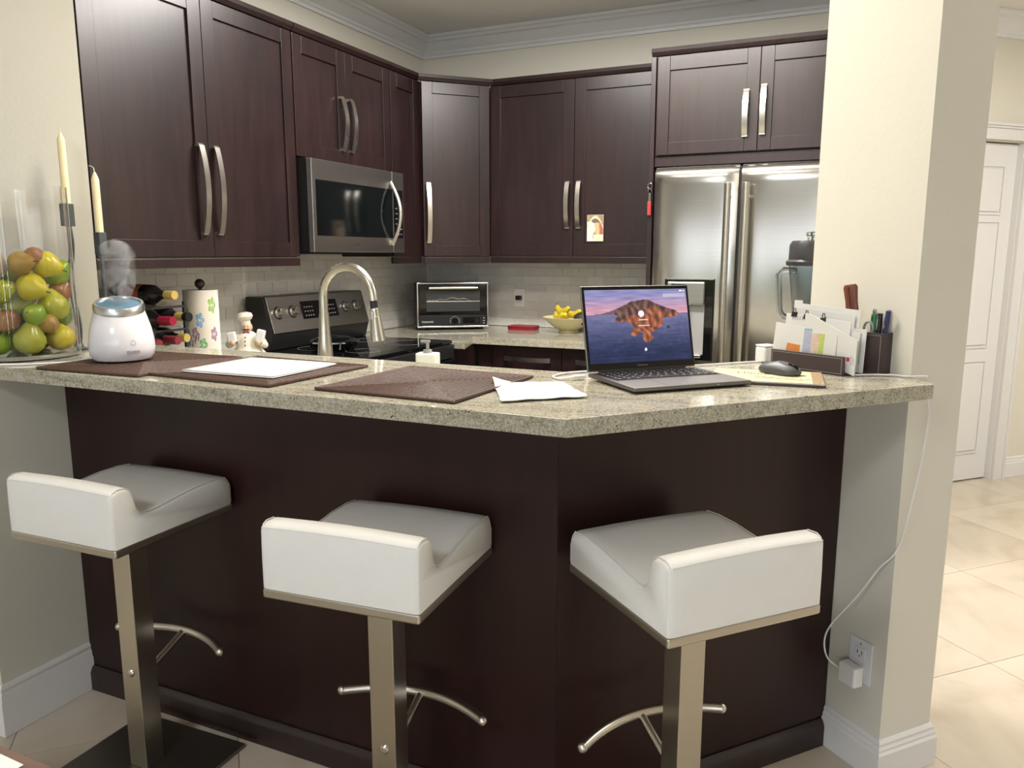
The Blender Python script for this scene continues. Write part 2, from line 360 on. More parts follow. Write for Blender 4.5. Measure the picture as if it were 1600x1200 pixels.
def thing(name, label, cat, loc=(0, 0, 0), rz=0.0, group=None):
    o = bpy.data.objects.new(name, None); C.objects.link(o); o.empty_display_size = 0.05
    o.location = loc; o.rotation_euler = (0, 0, rz); o['label'] = label; o['category'] = cat
    if group: o['group'] = group
    return o
def tag(o, label, cat, group=None):
    o['label'] = label; o['category'] = cat
    if group: o['group'] = group
    return o
def struct(o): o['kind'] = 'structure'; return o
def kids(o): return [c for c in C.objects if c.parent == o]
def copy_tree(o, parent=None):
    ks = kids(o); c = o.copy(); C.objects.link(c)
    if parent is not None: c.parent = parent
    for k in ks: copy_tree(k, c)
    return c
def grid_print(name, w, h, nx, ny, fn, material, parent, mtx, z=0.0):
    """flat printed / lit picture: vertex-coloured grid, local x right 0..w, y up 0..h, placed by mtx in the parent's space"""
    vs = [mtx @ Vector((w * i / nx, h * j / ny, z)) for j in range(ny + 1) for i in range(nx + 1)]
    fs = [(j * (nx + 1) + i, j * (nx + 1) + i + 1, (j + 1) * (nx + 1) + i + 1, (j + 1) * (nx + 1) + i) for j in range(ny) for i in range(nx)]
    me = bpy.data.meshes.new(name); me.from_pydata([tuple(v) for v in vs], [], fs)
    at = me.color_attributes.new('Col', 'FLOAT_COLOR', 'CORNER')
    cols = []
    for j in range(ny):
        for i in range(nx):
            c = fn((i + 0.5) / nx, (j + 0.5) / ny); cols += [c[0], c[1], c[2], 1.0] * 4
    at.data.foreach_set('color', cols)
    me.materials.append(M[material]); o = bpy.data.objects.new(name, me); C.objects.link(o)
    if parent is not None: o.parent = parent
    return o
def text(name, body, size, material, parent, mtx, extrude=0.0002, align='LEFT'):
    cu = bpy.data.curves.new(name, 'FONT'); cu.body = body; cu.size = size; cu.extrude = extrude; cu.align_x = align
    t = bpy.data.objects.new(name + '_tmp', cu); C.objects.link(t)
    me = bpy.data.meshes.new_from_object(t); bpy.data.objects.remove(t); bpy.data.curves.remove(cu)
    me.transform(mtx); me.name = name; me.materials.clear(); me.materials.append(M[material])
    o = bpy.data.objects.new(name, me); C.objects.link(o); o.parent = parent
    return o
def srgb(r, g, b):
    f = lambda c: (c / 255 / 12.92) if c / 255 <= 0.04045 else ((c / 255 + 0.055) / 1.055) ** 2.4
    return (f(r), f(g), f(b))
def T(x, y, z): return Matrix.Translation((x, y, z))
def RX(a): return Matrix.Rotation(R(a), 4, 'X')
def RY(a): return Matrix.Rotation(R(a), 4, 'Y')
def RZ(a): return Matrix.Rotation(R(a), 4, 'Z')

U = Vector((0.669, 0.743)).normalized()          # direction of the angled bar segment
N = Vector((-U.y, U.x))                          # square to it, into the kitchen
Q = Vector((0.122, 2.054))                       # near corner of the angled wall end
CEIL = 2.64
XL, YB = -2.53, 4.30                             # kitchen left wall, back wall

# ------------------------------------------------------------------ floor and ceiling
fl = struct(obj('floor', G().box(-3.6, 3.3, -4.2, 6.6, -0.10, -0.004), 'grout'))
ts = 0.842; hh = ts / 2 - 0.0016
tile_me = None; k = 0
def inside(cx, cy): return -3.2 < cx < 2.6 and -0.6 < cy < 6.3 and not (cx < -2.0 and cy > 4.4) and not (cy - cx > 5.4)
for a in range(-12, 14):
    for b in range(-12, 14):
        s_, d_ = -0.030 + ts * (a + 0.5), -2.375 + ts * (b + 0.5)      # x+y and x-y of the tile centre
        cx, cy = (s_ + d_) / 2, (s_ - d_) / 2
        if not inside(cx, cy): continue
        if tile_me is None:
            o = obj('tile', G().prism([(hh, 0), (0, hh), (-hh, 0), (0, -hh)], -0.006, 0.0), 'floor', None, smooth=None)
            tile_me = o.data
        else: o = bpy.data.objects.new('tile', tile_me); C.objects.link(o)
        o.parent = fl; o.location = (cx, cy, 0)
struct(obj('ceiling', G().box(-3.6, 3.3, -4.2, 6.6, CEIL, CEIL + 0.1), 'ceil'))

# ------------------------------------------------------------------ walls
wl = struct(obj('wall_left', G().box(XL - 0.12, XL, 1.70, YB + 0.12, 0, CEIL), 'wall'))
wb = struct(obj('wall_back', G().box(XL, 0.06, YB, YB + 0.12, 0, CEIL), 'wall'))
struct(obj('wall_back_return', G().prism([(0.06, 3.60), (0.20, 3.60), (0.20, 4.755), (0.06, 4.615)], 0, CEIL), 'wall'))
# wall end on the left of the bar: straight below the counter, splayed above it
struct(obj('wall_left_end', G().prism([(-2.15, 1.246), (-2.15, 1.70), (-3.6, 1.70), (-3.6, 1.246)], 0, 1.033)
           .prism([(-2.198, 1.70), (-2.65, 1.25), (-3.6, 1.25), (-3.6, 1.70)], 1.033, CEIL), 'wall'))
fa = Q + N * 0.332
pil = [Q, Q + U * 0.185, fa + U * 0.185, fa]
struct(obj('wall_right', G().prism([tuple(p) for p in pil], 0, CEIL), 'wall'))
dd = Vector((0.7071, 0.7071)); P0 = Vector((0.583, 5.145)); nn_ = Vector((-0.7071, 0.7071))
# hall wall with the door opening in it
def hallpt(s, o): q = P0 + dd * s + nn_ * o; return (q.x, q.y)
def hallbox(g, s0, s1, o0, o1, z0, z1): return g.prism([hallpt(s0, o0), hallpt(s1, o0), hallpt(s1, o1), hallpt(s0, o1)], z0, z1)
g = G(); hallbox(g, -0.75, -0.53, 0, 0.12, 0, CEIL); hallbox(g, 0.300, 1.85, 0, 0.12, 0, CEIL); hallbox(g, -0.53, 0.300, 0, 0.12, 1.985, CEIL)
struct(obj('wall_far', g, 'wall'))
struct(obj('wall_outer_right', G().box(3.2, 3.3, -4.0, 6.5, 0, CEIL), 'wall'))
struct(obj('wall_outer_back', G().box(1.8, 3.3, 6.4, 6.5, 0, CEIL), 'wall'))
struct(obj('wall_outer_left', G().box(-3.6, -3.5, -4.0, 1.25, 0, CEIL), 'wall'))
WX0, WX1, WZ0, WZ1 = -3.0, 2.7, 0.12, 2.10
g = G().box(-3.6, WX0, -4.1, -4.0, 0, CEIL).box(WX1, 3.3, -4.1, -4.0, 0, CEIL).box(WX0, WX1, -4.1, -4.0, 0, WZ0).box(WX0, WX1, -4.1, -4.0, WZ1, CEIL)
g.box(WX0, -0.05, -4.1, -4.0, 1.80, WZ1)
struct(obj('wall_front', g, 'wall'))
g = G().box(WX0, WX1, -4.09, -4.02, WZ0, WZ0 + .05).box(-0.05, WX1, -4.09, -4.02, WZ1 - .05, WZ1).box(WX0, -0.05, -4.09, -4.02, 1.75, 1.80)
for x, zt in ((WX0, 1.75), (-1.60, 1.75), (1.3, WZ1 - .05), (WX1 - .05, WZ1 - .05)): g.box(x, x + .05, -4.09, -4.02, WZ0 + .05, zt)
g.box(-0.05, 0.0, -4.09, -4.02, WZ0, WZ1)
win = struct(obj('window_1', g, 'frame_white'))
struct(obj('ground', G().box(-14, 14, -16, -4.15, -0.25, -0.12), 'grass'))

# subway tiles on the two kitchen walls
def splash(wall, n0, run, place, z0, z1, ex, tw=0.1016, th=0.0508, gap=0.0016):
    rows = int((z1 - z0) / th) + 1; me = None
    for r in range(rows):
        x = n0 - (tw / 2 if r % 2 else 0)
        while x < run:
            a, b = max(x, n0) + gap / 2, min(x + tw, run) - gap / 2
            za, zb = z0 + r * th + gap / 2, min(z0 + (r + 1) * th, z1) - gap / 2
            if b - a > 0.012 and zb - za > 0.006:
                full = abs((b - a) - (tw - gap)) < 1e-6 and abs((zb - za) - (th - gap)) < 1e-6
                if full and me is not None:
                    o = bpy.data.objects.new('tile', me); C.objects.link(o); o.parent = wall; o.matrix_basis = place(a, za)
                else:
                    w, h = b - a, zb - za; e = 0.0015
                    gg = G().add([(0, 0, 0), (w, 0, 0), (w, 0, h), (0, 0, h), (e, -0.0035, e), (w - e, -0.0035, e), (w - e, -0.0035, h - e), (e, -0.0035, h - e)],
                                 [(4, 5, 6, 7), (0, 1, 5, 4), (1, 2, 6, 5), (2, 3, 7, 6), (3, 0, 4, 7)])
                    o = obj('tile', gg, 'tile', None, smooth=None); o.parent = wall; o.matrix_basis = place(a, za)
                    if full: me = o.data
            x += tw
splash(wb, XL + 0.008, -0.955, lambda a, z: T(a, YB - 0.0021, z), 0.926, 1.36, 0)
splash(wl, 1.80, YB - 0.008, lambda a, z: T(XL + 0.0021, a, z) @ RZ(90), 0.926, 1.36, 0)
o = obj('grout', G().box(XL + 0.002, -0.955, YB - 0.002, YB, 0.926, 1.36), 'tgrout', wb)
o = obj('grout', G().box(XL, XL + 0.002, 1.80, YB - 0.002, 0.926, 1.36), 'tgrout', wl)

# crown moulding
crown = [(0, 2.525), (0.012, 2.525), (0.014, 2.540), (0.022, 2.545), (0.026, 2.556), (0.040, 2.566), (0.056, 2.584), (0.064, 2.600), (0.078, 2.606), (0.082, 2.618), (0.094, 2.624), (0.096, CEIL - .001), (0, CEIL - .001)]
struct(obj('trim_1', G().sweep(crown, [(XL, 1.705), (XL, YB), (0.06, YB)]), 'trim', smooth=25))
g = G(); g.sweep([(o, z) for o, z in crown], [hallpt(-0.73, 0), hallpt(1.8, 0)]); struct(obj('trim_2', g, 'trim', smooth=25))
# baseboards
def bb(h): return [(0, 0.001), (0.016, 0.001), (0.016, h * 0.68), (0.012, h * 0.74), (0.012, h * 0.80), (0.008, h * 0.86), (0.009, h * 0.93), (0.004, h), (0, h)]
struct(obj('baseboard_left', G().sweep(bb(0.152), [(-3.5, 1.246), (-2.15, 1.246), (-2.15, 1.5185)]), 'base', smooth=25))
struct(obj('baseboard_right', G().sweep(bb(0.115), [tuple(Q + N * 0.178), tuple(Q), tuple(Q + U * 0.185), tuple(fa + U * 0.185)]), 'base', smooth=25))
g = G().sweep(bb(0.13), [hallpt(0.375, 0), hallpt(1.8, 0)]); struct(obj('baseboard_far', g, 'base', smooth=25))

# hall door: slab with six raised panels, casing, header
dr = struct(obj('door_1', hallbox(G(), -0.525, 0.293, 0.035, 0.07, 0.008, 1.978), 'door'))
for (s0, s1) in ((-0.415, -0.165), (-0.067, 0.183)):
    for (z0, z1) in ((1.60, 1.84), (0.83, 1.53), (0.19, 0.72)):
        g = G(); hallbox(g, s0, s1, 0.026, 0.036, z0, z1)
        o = obj('panel', g, 'door', dr, bevel=0.008, segs=2)
        g = G()
        for (a0, a1, b0, b1) in ((s0 - .018, s1 + .018, z0 - .018, z0 - .010), (s0 - .018, s1 + .018, z1 + .010, z1 + .018), (s0 - .018, s0 - .010, z0 - .010, z1 + .010), (s1 + .010, s1 + .018, z0 - .010, z1 + .010)):
            hallbox(g, a0, a1, 0.028, 0.036, b0, b1)
        obj('panel_moulding', g, 'door', dr)
g = G()
hallbox(g, 0.302, 0.372, -0.018, 0.0, 0.0, 2.035); hallbox(g, 0.372, 0.392, -0.026, 0.0, 0.0, 2.035)
hallbox(g, -0.60, -0.53, -0.018, 0.0, 0.0, 2.035)
hallbox(g, -0.61, 0.40, -0.024, 0.0, 1.99, 2.05); hallbox(g, -0.62, 0.41, -0.034, 0.0, 2.05, 2.062); hallbox(g, -0.63, 0.42, -0.045, 0.0, 2.062, 2.075)
hallbox(g, 0.294, 0.302, 0.0, 0.08, 0.0, 1.99)
struct(obj('trim_3', g, 'door'))
struct(obj('door_backing', hallbox(G(), -0.53, 0.30, 0.115, 0.118, 0, 1.985), 'black_matte'))

# ------------------------------------------------------------------ bar base and granite bar top
bar = thing('breakfast_bar', 'tall dark espresso wood bar front under the granite top, behind the stools', 'bar', (-1.2, 1.60, 0))
pc = Vector((-0.574, 1.52))                                  # where the two panels meet
pend = Q + N * 0.1795
a_in = Vector((-0.55, 1.62))
obj('front_panel', G().prism([(-2.148, 1.52), tuple(pc), (-0.583, 1.545), (-2.148, 1.545)], 0.001, 1.034), 'wood_panel', bar)
obj('angled_panel', G().prism([tuple(pc + Vector((.0004, .0008))), tuple(pend - U * 0.003), tuple(pend - U * 0.003 + N * 0.024), (-0.582, 1.546)], 0.001, 1.034), 'wood_panel', bar)
toe = [(0, 0.001), (0.016, 0.001), (0.016, 0.058), (0.010, 0.072), (0.004, 0.078), (0, 0.078)]
obj('toe_moulding', G().sweep(toe, [(-2.146, 1.5195), (pc.x, 1.5195), tuple(pend - U * 0.018 - N * 0.0005)]), 'wood', bar, smooth=30)
obj('knee_wall', G().prism([(-2.148, 1.547), (-0.585, 1.547), tuple(fa - U * 0.005 - N * 0.11), tuple(fa - U * 0.005 - N * 0.01), (-0.66, 1.765), (-2.148, 1.765)], 0.001, 1.033), 'wall', bar)
bt = [(-0.463, 1.265), (0.165, 1.962), tuple(Q - U * .001), tuple(fa - U * .001 + N * .0), (-0.156, 2.303), (-0.620, 1.792), (-2.528, 1.792), (-2.528, 1.702), (-2.20, 1.702), (-2.638, 1.265)]
bt[2] = (Q.x - .0015, Q.y - .0015); bt[3] = (fa.x - .0015, fa.y - .0005)
o = obj('bar_countertop', G().prism(bt, 1.035, 1.07), 'granite', None, bevel=0.002, segs=2)
tag(o, 'polished beige-green granite bar top with an angled right half', 'countertop')

# lower counters
o = obj('back_countertop', G().prism([(XL + .003, YB - .003), (XL + .003, 3.42), (-1.80, 3.42), (-1.875, 3.655), (-0.957, 3.655), (-0.957, YB - .003)], 0.887, 0.925), 'granite', None, bevel=0.002)
tag(o, 'lower granite countertop in the back corner under the toaster oven', 'countertop')
o = obj('side_countertop', G().prism([(XL + .003, 1.803), (XL + .003, 2.655), (-1.88, 2.655), (-1.88, 2.41), (-0.905, 2.41), (-0.44, 2.86), (-0.010, 2.428), (-0.131, 2.293), (-0.160, 2.312), (-0.64, 1.803)], 0.887, 0.925), 'granite', None, bevel=0.002)
tag(o, 'lower granite countertop behind the bar, carrying wine rack, sink faucet and blender', 'countertop')

# ------------------------------------------------------------------ cabinets
def handle_bow(L, w=0.024, out=0.03, th=0.005):
    """vertical arched flat pull; local: z along, front is -y"""
    g = G(); n = 18; vs = []
    for i in range(n + 1):
        t = i / n; z = (t - .5) * L; y = -0.004 - out * math.sin(math.pi * (0.06 + 0.88 * t)) ** 0.75
        for (dx, dy) in ((-w / 2, 0), (w / 2, 0), (w / 2, -th), (-w / 2, -th)): vs.append((dx, y + dy, z))
    fs = [(0, 1, 2, 3), (4 * n + 3, 4 * n + 2, 4 * n + 1, 4 * n)]
    for i in range(n):
        for q in range(4): fs.append((4 * i + q, 4 * i + (q + 1) % 4, 4 * i + 4 + (q + 1) % 4, 4 * i + 4 + q))
    g.add(vs, fs)
    for s in (-1, 1): g.box(-w / 2, w / 2, -0.013, 0.002, s * L / 2 - 0.006, s * L / 2 + 0.006)
    return g
def door(parent, x0, x1, z0, z1, hx=None, hz=None, hl=0.3, name='door', rail=0.058, horiz=False, toprail=None):
    """shaker door: local frame, front face at y=-0.02"""
    tr = toprail or rail
    g = G()
    g.box(x0, x0 + rail, -0.020, -0.001, z0, z1).box(x1 - rail, x1, -0.020, -0.001, z0, z1)
    g.box(x0 + rail + .0006, x1 - rail - .0006, -0.0195, -0.001, z0, z0 + rail).box(x0 + rail + .0006, x1 - rail - .0006, -0.0195, -0.001, z1 - tr, z1)
    d = obj(name, g, 'wood', parent, bevel=0.0012, segs=2, world=False)
    obj('panel', G().box(x0 + rail - .003, x1 - rail + .003, -0.0105, -0.003, z0 + rail - .003, z1 - tr + .003), 'wood', d, world=False)
    if hx is not None:
        g = handle_bow(hl)
        mt = T(hx, -0.020, hz) @ (RY(90) if horiz else Matrix.Identity(4))
        for i, v in enumerate(g.v): g.v[i] = mt @ v
        obj('handle', g, 'nickel', d, world=False, label='arched brushed nickel handle')
    return d
MOULD = [(0, 0), (0.022, 0), (0.026, 0.008), (0.034, 0.014), (0.036, 0.030), (0, 0.030)]
def wall_cab(label, loc, rz, w, z0, z1, depth, rail=True, ends=(0, 0), group='dark upper cabinets'):
    c = thing('upper_cabinet', label, 'cabinet', loc, R(rz), group)
    obj('body', G().box(0.001, w - .001, 0.0, depth, z0, z1), 'wood', c, world=False)
    pr = [(o_, z_ + z1) for o_, z_ in MOULD]
    path = [(w - .001 + ends[1], 0), (0.001 - ends[0], 0)]
    g = G(); vs = []
    for x in (0.001 - ends[0], w - .001 + ends[1]):
        for o_, z_ in pr: vs.append((x, -o_, z_))
    k = len(pr); fs = [list(range(k)), [k + i for i in range(k)][::-1]] + [(i, (i + 1) % k, k + (i + 1) % k, k + i) for i in range(k)]
    g.add(vs, fs); obj('top_moulding', g, 'wood', c, world=False, smooth=30)
    if rail: obj('light_rail', G().box(0.001, w - .001, -0.019, 0.0, z0 - 0.036, z0 - 0.003), 'wood', c, bevel=0.003, world=False)
    return c
g3 = 0.0015
# left wall (fronts face +X): local x runs along +Y
c = wall_cab('tall pair of dark shaker doors at the far left, above the wine rack', (-2.22, 1.705, 0), 90, 0.977, 1.347, 2.262, 0.305)
door(c, 0.003, 0.494 - g3, 1.35, 2.258, 0.445, 1.59, 0.31); door(c, 0.494 + g3, 0.974, 1.35, 2.258, 0.508 + .010, 1.59, 0.31)
c = wall_cab('short pair of dark shaker doors above the microwave', (-2.22, 2.684, 0), 90, 0.726, 1.765, 2.262, 0.305, rail=False)
door(c, 0.003, 0.358 - g3, 1.768, 2.258, 0.318, 1.94, 0.226, toprail=0.07); door(c, 0.358 + g3, 0.723, 1.768, 2.258, 0.385, 1.94, 0.226, toprail=0.07)
c = wall_cab('narrow dark single-door cabinet between microwave and corner', (-2.22, 3.412, 0), 90, 0.280, 1.347, 2.262, 0.305)
door(c, 0.003, 0.277, 1.35, 2.258, toprail=0.07)
# corner cabinet on the diagonal
c = thing('upper_cabinet', 'dark diagonal corner cabinet with one handle on its left', 'cabinet', (-2.2, 3.70, 0), R(45), 'dark upper cabinets')
inv = wm(c).inverted()
off = 0.0141
pts = [Vector((-2.2 - off, 3.70 + off)), Vector((-1.927 - off, 3.973 + off)), Vector((-1.927 - off, YB - .003)), Vector((XL + .003, YB - .003)), Vector((XL + .003, 3.70 + off))]
pts = [(-2.212, 3.716), (-1.943, 3.985), (-1.943, YB - .004), (XL + .004, YB - .004), (XL + .004, 3.716)]
obj('body', G().prism(pts, 1.347, 2.262), 'wood', c)
w = 0.386
door(c, 0.004, w - .004, 1.35, 2.258, 0.030, 1.58, 0.31)
obj('light_rail', G().box(0.004, w - .004, -0.019, 0.0, 1.311, 1.344), 'wood', c, bevel=0.003, world=False)
g = G(); vs = []
for x0_, o_s in ((-0.004, 0), (w + 0.004, 0)):
    for o_, z_ in MOULD: vs.append((x0_ + (1 if x0_ < 0 else -1) * o_ * 0.42 * (-1), -o_, z_ + 2.262))
k = len(MOULD); g.add(vs, [list(range(k)), [k + i for i in range(k)][::-1]] + [(i, (i + 1) % k, k + (i + 1) % k, k + i) for i in range(k)])
obj('top_moulding', g, 'wood', c, world=False, smooth=30)
# back wall pair
c = wall_cab('pair of dark shaker doors on the back wall, postcard on the right door', (-1.922, 3.99, 0), 0, 0.968, 1.347, 2.262, 0.305)
door(c, 0.003, 0.493 - g3, 1.35, 2.258, 0.462, 1.618, 0.235, rail=0.062); dcard = door(c, 0.493 + g3, 0.965, 1.35, 2.258, 0.525, 1.618, 0.235, rail=0.062)
# over the fridge
c = wall_cab('short pair of dark shaker doors above the fridge', (-0.928, 3.70, 0), 0, 0.955, 1.812, 2.255, 0.595, rail=False, ends=(0.022, 0))
obj('bottom_filler', G().box(0.001, 0.95, -0.004, 0.02, 1.765, 1.808), 'wood', c, world=False)
door(c, 0.008, 0.462 - g3, 1.815, 2.250, 0.408, 1.975, 0.19, rail=0.055, toprail=0.062); door(c, 0.462 + g3, 0.92, 1.815, 2.250, 0.482, 1.985, 0.20, rail=0.055, toprail=0.062)
sp = obj('fridge_side_panel', G().box(-0.952, -0.930, 3.685, YB - .003, 0.001, 2.253), 'wood', None, bevel=0.001)
tag(sp, 'tall dark wooden end panel on the left side of the fridge', 'panel')

# base cabinets
def base_cab(label, loc, rz, w, depth=0.58, toe=True):
    c = thing('base_cabinet', label, 'cabinet', loc, R(rz), 'dark base cabinets')
    obj('body', G().box(0.001, w - .001, 0.0, depth, 0.09, 0.885), 'wood', c, world=False)
    obj('toe_kick', G().box(0.001, w - .001, 0.06, depth, 0.001, 0.088), 'black_matte', c, world=False)
    return c
def drawer(c, x0, x1, z0, z1, hx=None, hl=0.24):
    d = obj('drawer', G().box(x0, x1, -0.020, -0.001, z0, z1), 'wood', c, bevel=0.0015, world=False)
    if hx is not None:
        g = handle_bow(hl); mt = T(hx, -0.020, (z0 + z1) / 2 + .01) @ RY(90)
        for i, v in enumerate(g.v): g.v[i] = mt @ v
        obj('handle', g, 'nickel', d, world=False, label='arched brushed nickel handle')
c = base_cab('dark base cabinet with drawers under the back countertop', (-1.87, 3.71, 0), 0, 0.915)
drawer(c, 0.10, 0.485, 0.735, 0.878, 0.30, 0.25); drawer(c, 0.49, 0.91, 0.735, 0.878, 0.70, 0.25)
door(c, 0.10, 0.485, 0.10, 0.73); door(c, 0.49, 0.91, 0.10, 0.73)
c = base_cab('slim dark base cabinet between range and corner', (-1.90, 3.422, 0), 90, 0.275, depth=0.62); drawer(c, 0.005, 0.27, 0.10, 0.878)
c = base_cab('dark base cabinet under the wine rack counter', (-1.91, 1.81, 0), 90, 0.84, depth=0.61); drawer(c, 0.61, 0.835, 0.735, 0.878)
door(c, 0.61, 0.835, 0.10, 0.73)
c = base_cab('dark sink base cabinet behind the bar', (-0.93, 2.39, 0), 180, 0.955, depth=0.585)
door(c, 0.005, 0.475, 0.10, 0.878, 0.43, 0.72, 0.2); door(c, 0.48, 0.95, 0.10, 0.878, 0.525, 0.72, 0.2)

# ------------------------------------------------------------------ microwave
mw = thing('microwave', 'stainless over-the-range microwave with curved handle', 'microwave', (-2.53, 2.69, 1.365))
X = -2.13
obj('body', G().box(-2.525, X - 0.03, 2.689, 3.405, 1.372, 1.76), 'black', mw)
obj('frame', G().box(X - .028, X, 2.689, 3.30, 1.368, 1.757), 'steel_dark', mw, bevel=0.003)
obj('control_panel', G().box(X - .028, X, 3.303, 3.405, 1.368, 1.757), 'steel_dark', mw, bevel=0.003)
obj('window', G().box(X - .006, X + .0015, 2.712, 3.299, 1.438, 1.672), 'micro_glass', mw)
obj('keypad', G().box(X - .006, X + .0015, 3.312, 3.392, 1.438, 1.672), 'black_gloss', mw)
obj('display', G().box(X + .0015, X + .0022, 3.326, 3.345, 1.636, 1.648), 'blue_led', mw)
g = G()
for r in range(6):
    for q in range(3): g.box(X + .0016, X + .0021, 3.325 + q * .021, 3.336 + q * .021, 1.455 + r * .025, 1.460 + r * .025)
o = obj('key_markings', g, 'grey', mw); o['kind'] = 'stuff'
pts = [(X + 0.002 + 0.052 * math.sin(math.pi * t), 3.288, 1.405 + 0.30 * t) for t in [i / 20 for i in range(21)]]
obj('handle', G().tube(pts, 0.011, 12, flat=1.0), 'nickel', mw)
obj('vent_grille', G().box(-2.50, X - .05, 2.75, 3.36, 1.361, 1.371), 'black_matte', mw)
text('lettering', 'Whirlpool', 0.012, 'black_matte', mw, T(X + 0.0002 + 2.53, 2.97 - 2.69, 1.40 - 1.365) @ RZ(90) @ RX(90))

# ------------------------------------------------------------------ range
rg = thing('range', 'black glass-top range with stainless knob panel under the microwave', 'stove', (-2.2, 3.03, 0))
Y0, Y1 = 2.665, 3.408
obj('body', G().box(-2.515, -1.875, Y0, Y1, 0.03, 0.915), 'black', rg)
obj('cooktop', G().box(-2.44, -1.865, Y0, Y1, 0.916, 0.932), 'black_gloss', rg, bevel=0.003)
bk = [(-2.505, 0.933), (-2.385, 0.933), (-2.365, 1.008), (-2.41, 1.172), (-2.505, 1.172)]
g = G(); vs = [(x, y, z) for y in (Y0, Y1) for x, z in bk]; k = 5
g.add(vs, [list(range(k)), [k + i for i in range(k)][::-1]] + [(i, (i + 1) % k, k + (i + 1) % k, k + i) for i in range(k)])
obj('backguard', g, 'black', rg, bevel=0.003)
# sloping steel fascia
sl = Vector((-2.41 + 2.365, 0, 1.172 - 1.008)); sl_n = Vector((sl.z, 0, -sl.x)).normalized()
def onfascia(y, t, o): p_ = Vector((-2.365, y, 1.008)) + sl * t + sl_n * o; return p_
def fbox(g, y0, y1, t0, t1, o0, o1):
    vs = [onfascia(y, t, o) for o in (o0, o1) for (y, t) in ((y0, t0), (y1, t0), (y1, t1), (y0, t1))]
    return g.add(vs, [(3, 2, 1, 0), (4, 5, 6, 7), (0, 1, 5, 4), (1, 2, 6, 5), (2, 3, 7, 6), (3, 0, 4, 7)])
obj('fascia', fbox(G(), Y0 + .012, Y1 - .004, 0.0, 0.985, 0.0005, 0.006), 'steel_dark', rg, bevel=0.002)
obj('display', fbox(G(), 2.895, 3.165, 0.30, 0.80, 0.006, 0.0075), 'black_gloss', rg)
g = G()
for i in range(4):
    for j in range(3): fbox(g, 2.915 + i * .018, 2.923 + i * .018, 0.38 + j * .12, 0.41 + j * .12, .0075, .0079); fbox(g, 3.08 + i * .018, 3.088 + i * .018, 0.38 + j * .12, 0.41 + j * .12, .0075, .0079)
obj('touch_keys', g, 'grey', rg)['kind'] = 'stuff'
for y in (2.735, 2.832, 3.232, 3.318):
    p_ = onfascia(y, 0.54, 0.006)
    kn = obj('knob', G().cyl(p_, p_ + sl_n * 0.010, 0.026, 0.024, 20).cyl(p_ + sl_n * .010, p_ + sl_n * 0.030, 0.019, 0.017, 8), 'knob_face', rg, bevel=0.001)
    obj('knob_ring', G().cyl(p_ - sl_n * .0005, p_ + sl_n * 0.002, 0.029, 0.029, 20), 'black', kn)
obj('oven_door', G().box(-1.874, -1.842, Y0 + .003, Y1 - .003, 0.16, 0.84), 'black_gloss', rg, bevel=0.003)
obj('control_strip', G().box(-1.874, -1.850, Y0 + .003, Y1 - .003, 0.845, 0.912), 'black', rg, bevel=0.004)
obj('oven_handle', G().cyl((-1.80, Y0 + .04, 0.80), (-1.80, Y1 - .04, 0.80), 0.012, n=14).box(-1.845, -1.795, Y0 + .06, Y0 + .08, .79, .81).box(-1.845, -1.795, Y1 - .08, Y1 - .06, .79, .81), 'steel', rg)
obj('storage_drawer', G().box(-1.874, -1.846, Y0 + .003, Y1 - .003, 0.035, 0.155), 'black', rg, bevel=0.003)
for (x, y, r) in ((-2.27, 2.86, .09), (-2.27, 3.22, .075), (-2.02, 2.86, .075), (-2.02, 3.22, .105)):
    g = G().lathe([(r, .0), (r + .002, .0), (r + .002, .0004), (r, .0004)], 40, T(x, y, .932), closed=True)
    obj('burner_ring', g, 'grey', rg)
# covered pan on the hob
pn = thing('frying_pan', 'black covered pan with glass lid rim on the stove', 'pan', (-2.18, 2.86, 0.9325))
obj('pan_body', G().lathe([(0.0, 0), (.095, 0), (.115, .035), (.112, .035), (.093, .004), (0, .004)], 36), 'black_gloss', pn, world=False)
obj('lid', G().lathe([(.112, .037), (.10, .047), (.06, .058), (0, .062), (0, .059), (.06, .055), (.10, .044), (.112, .034)], 36), 'micro_glass', pn, world=False)
obj('lid_rim', G().lathe([(.113, .034), (.117, .034), (.117, .040), (.113, .040)], 36, closed=True), 'chrome', pn, world=False)
obj('handle', G().tube([(.10, -.04, .035), (.14, -.06, .05), (.20, -.09, .055)], .009, 10), 'black', pn, world=False)

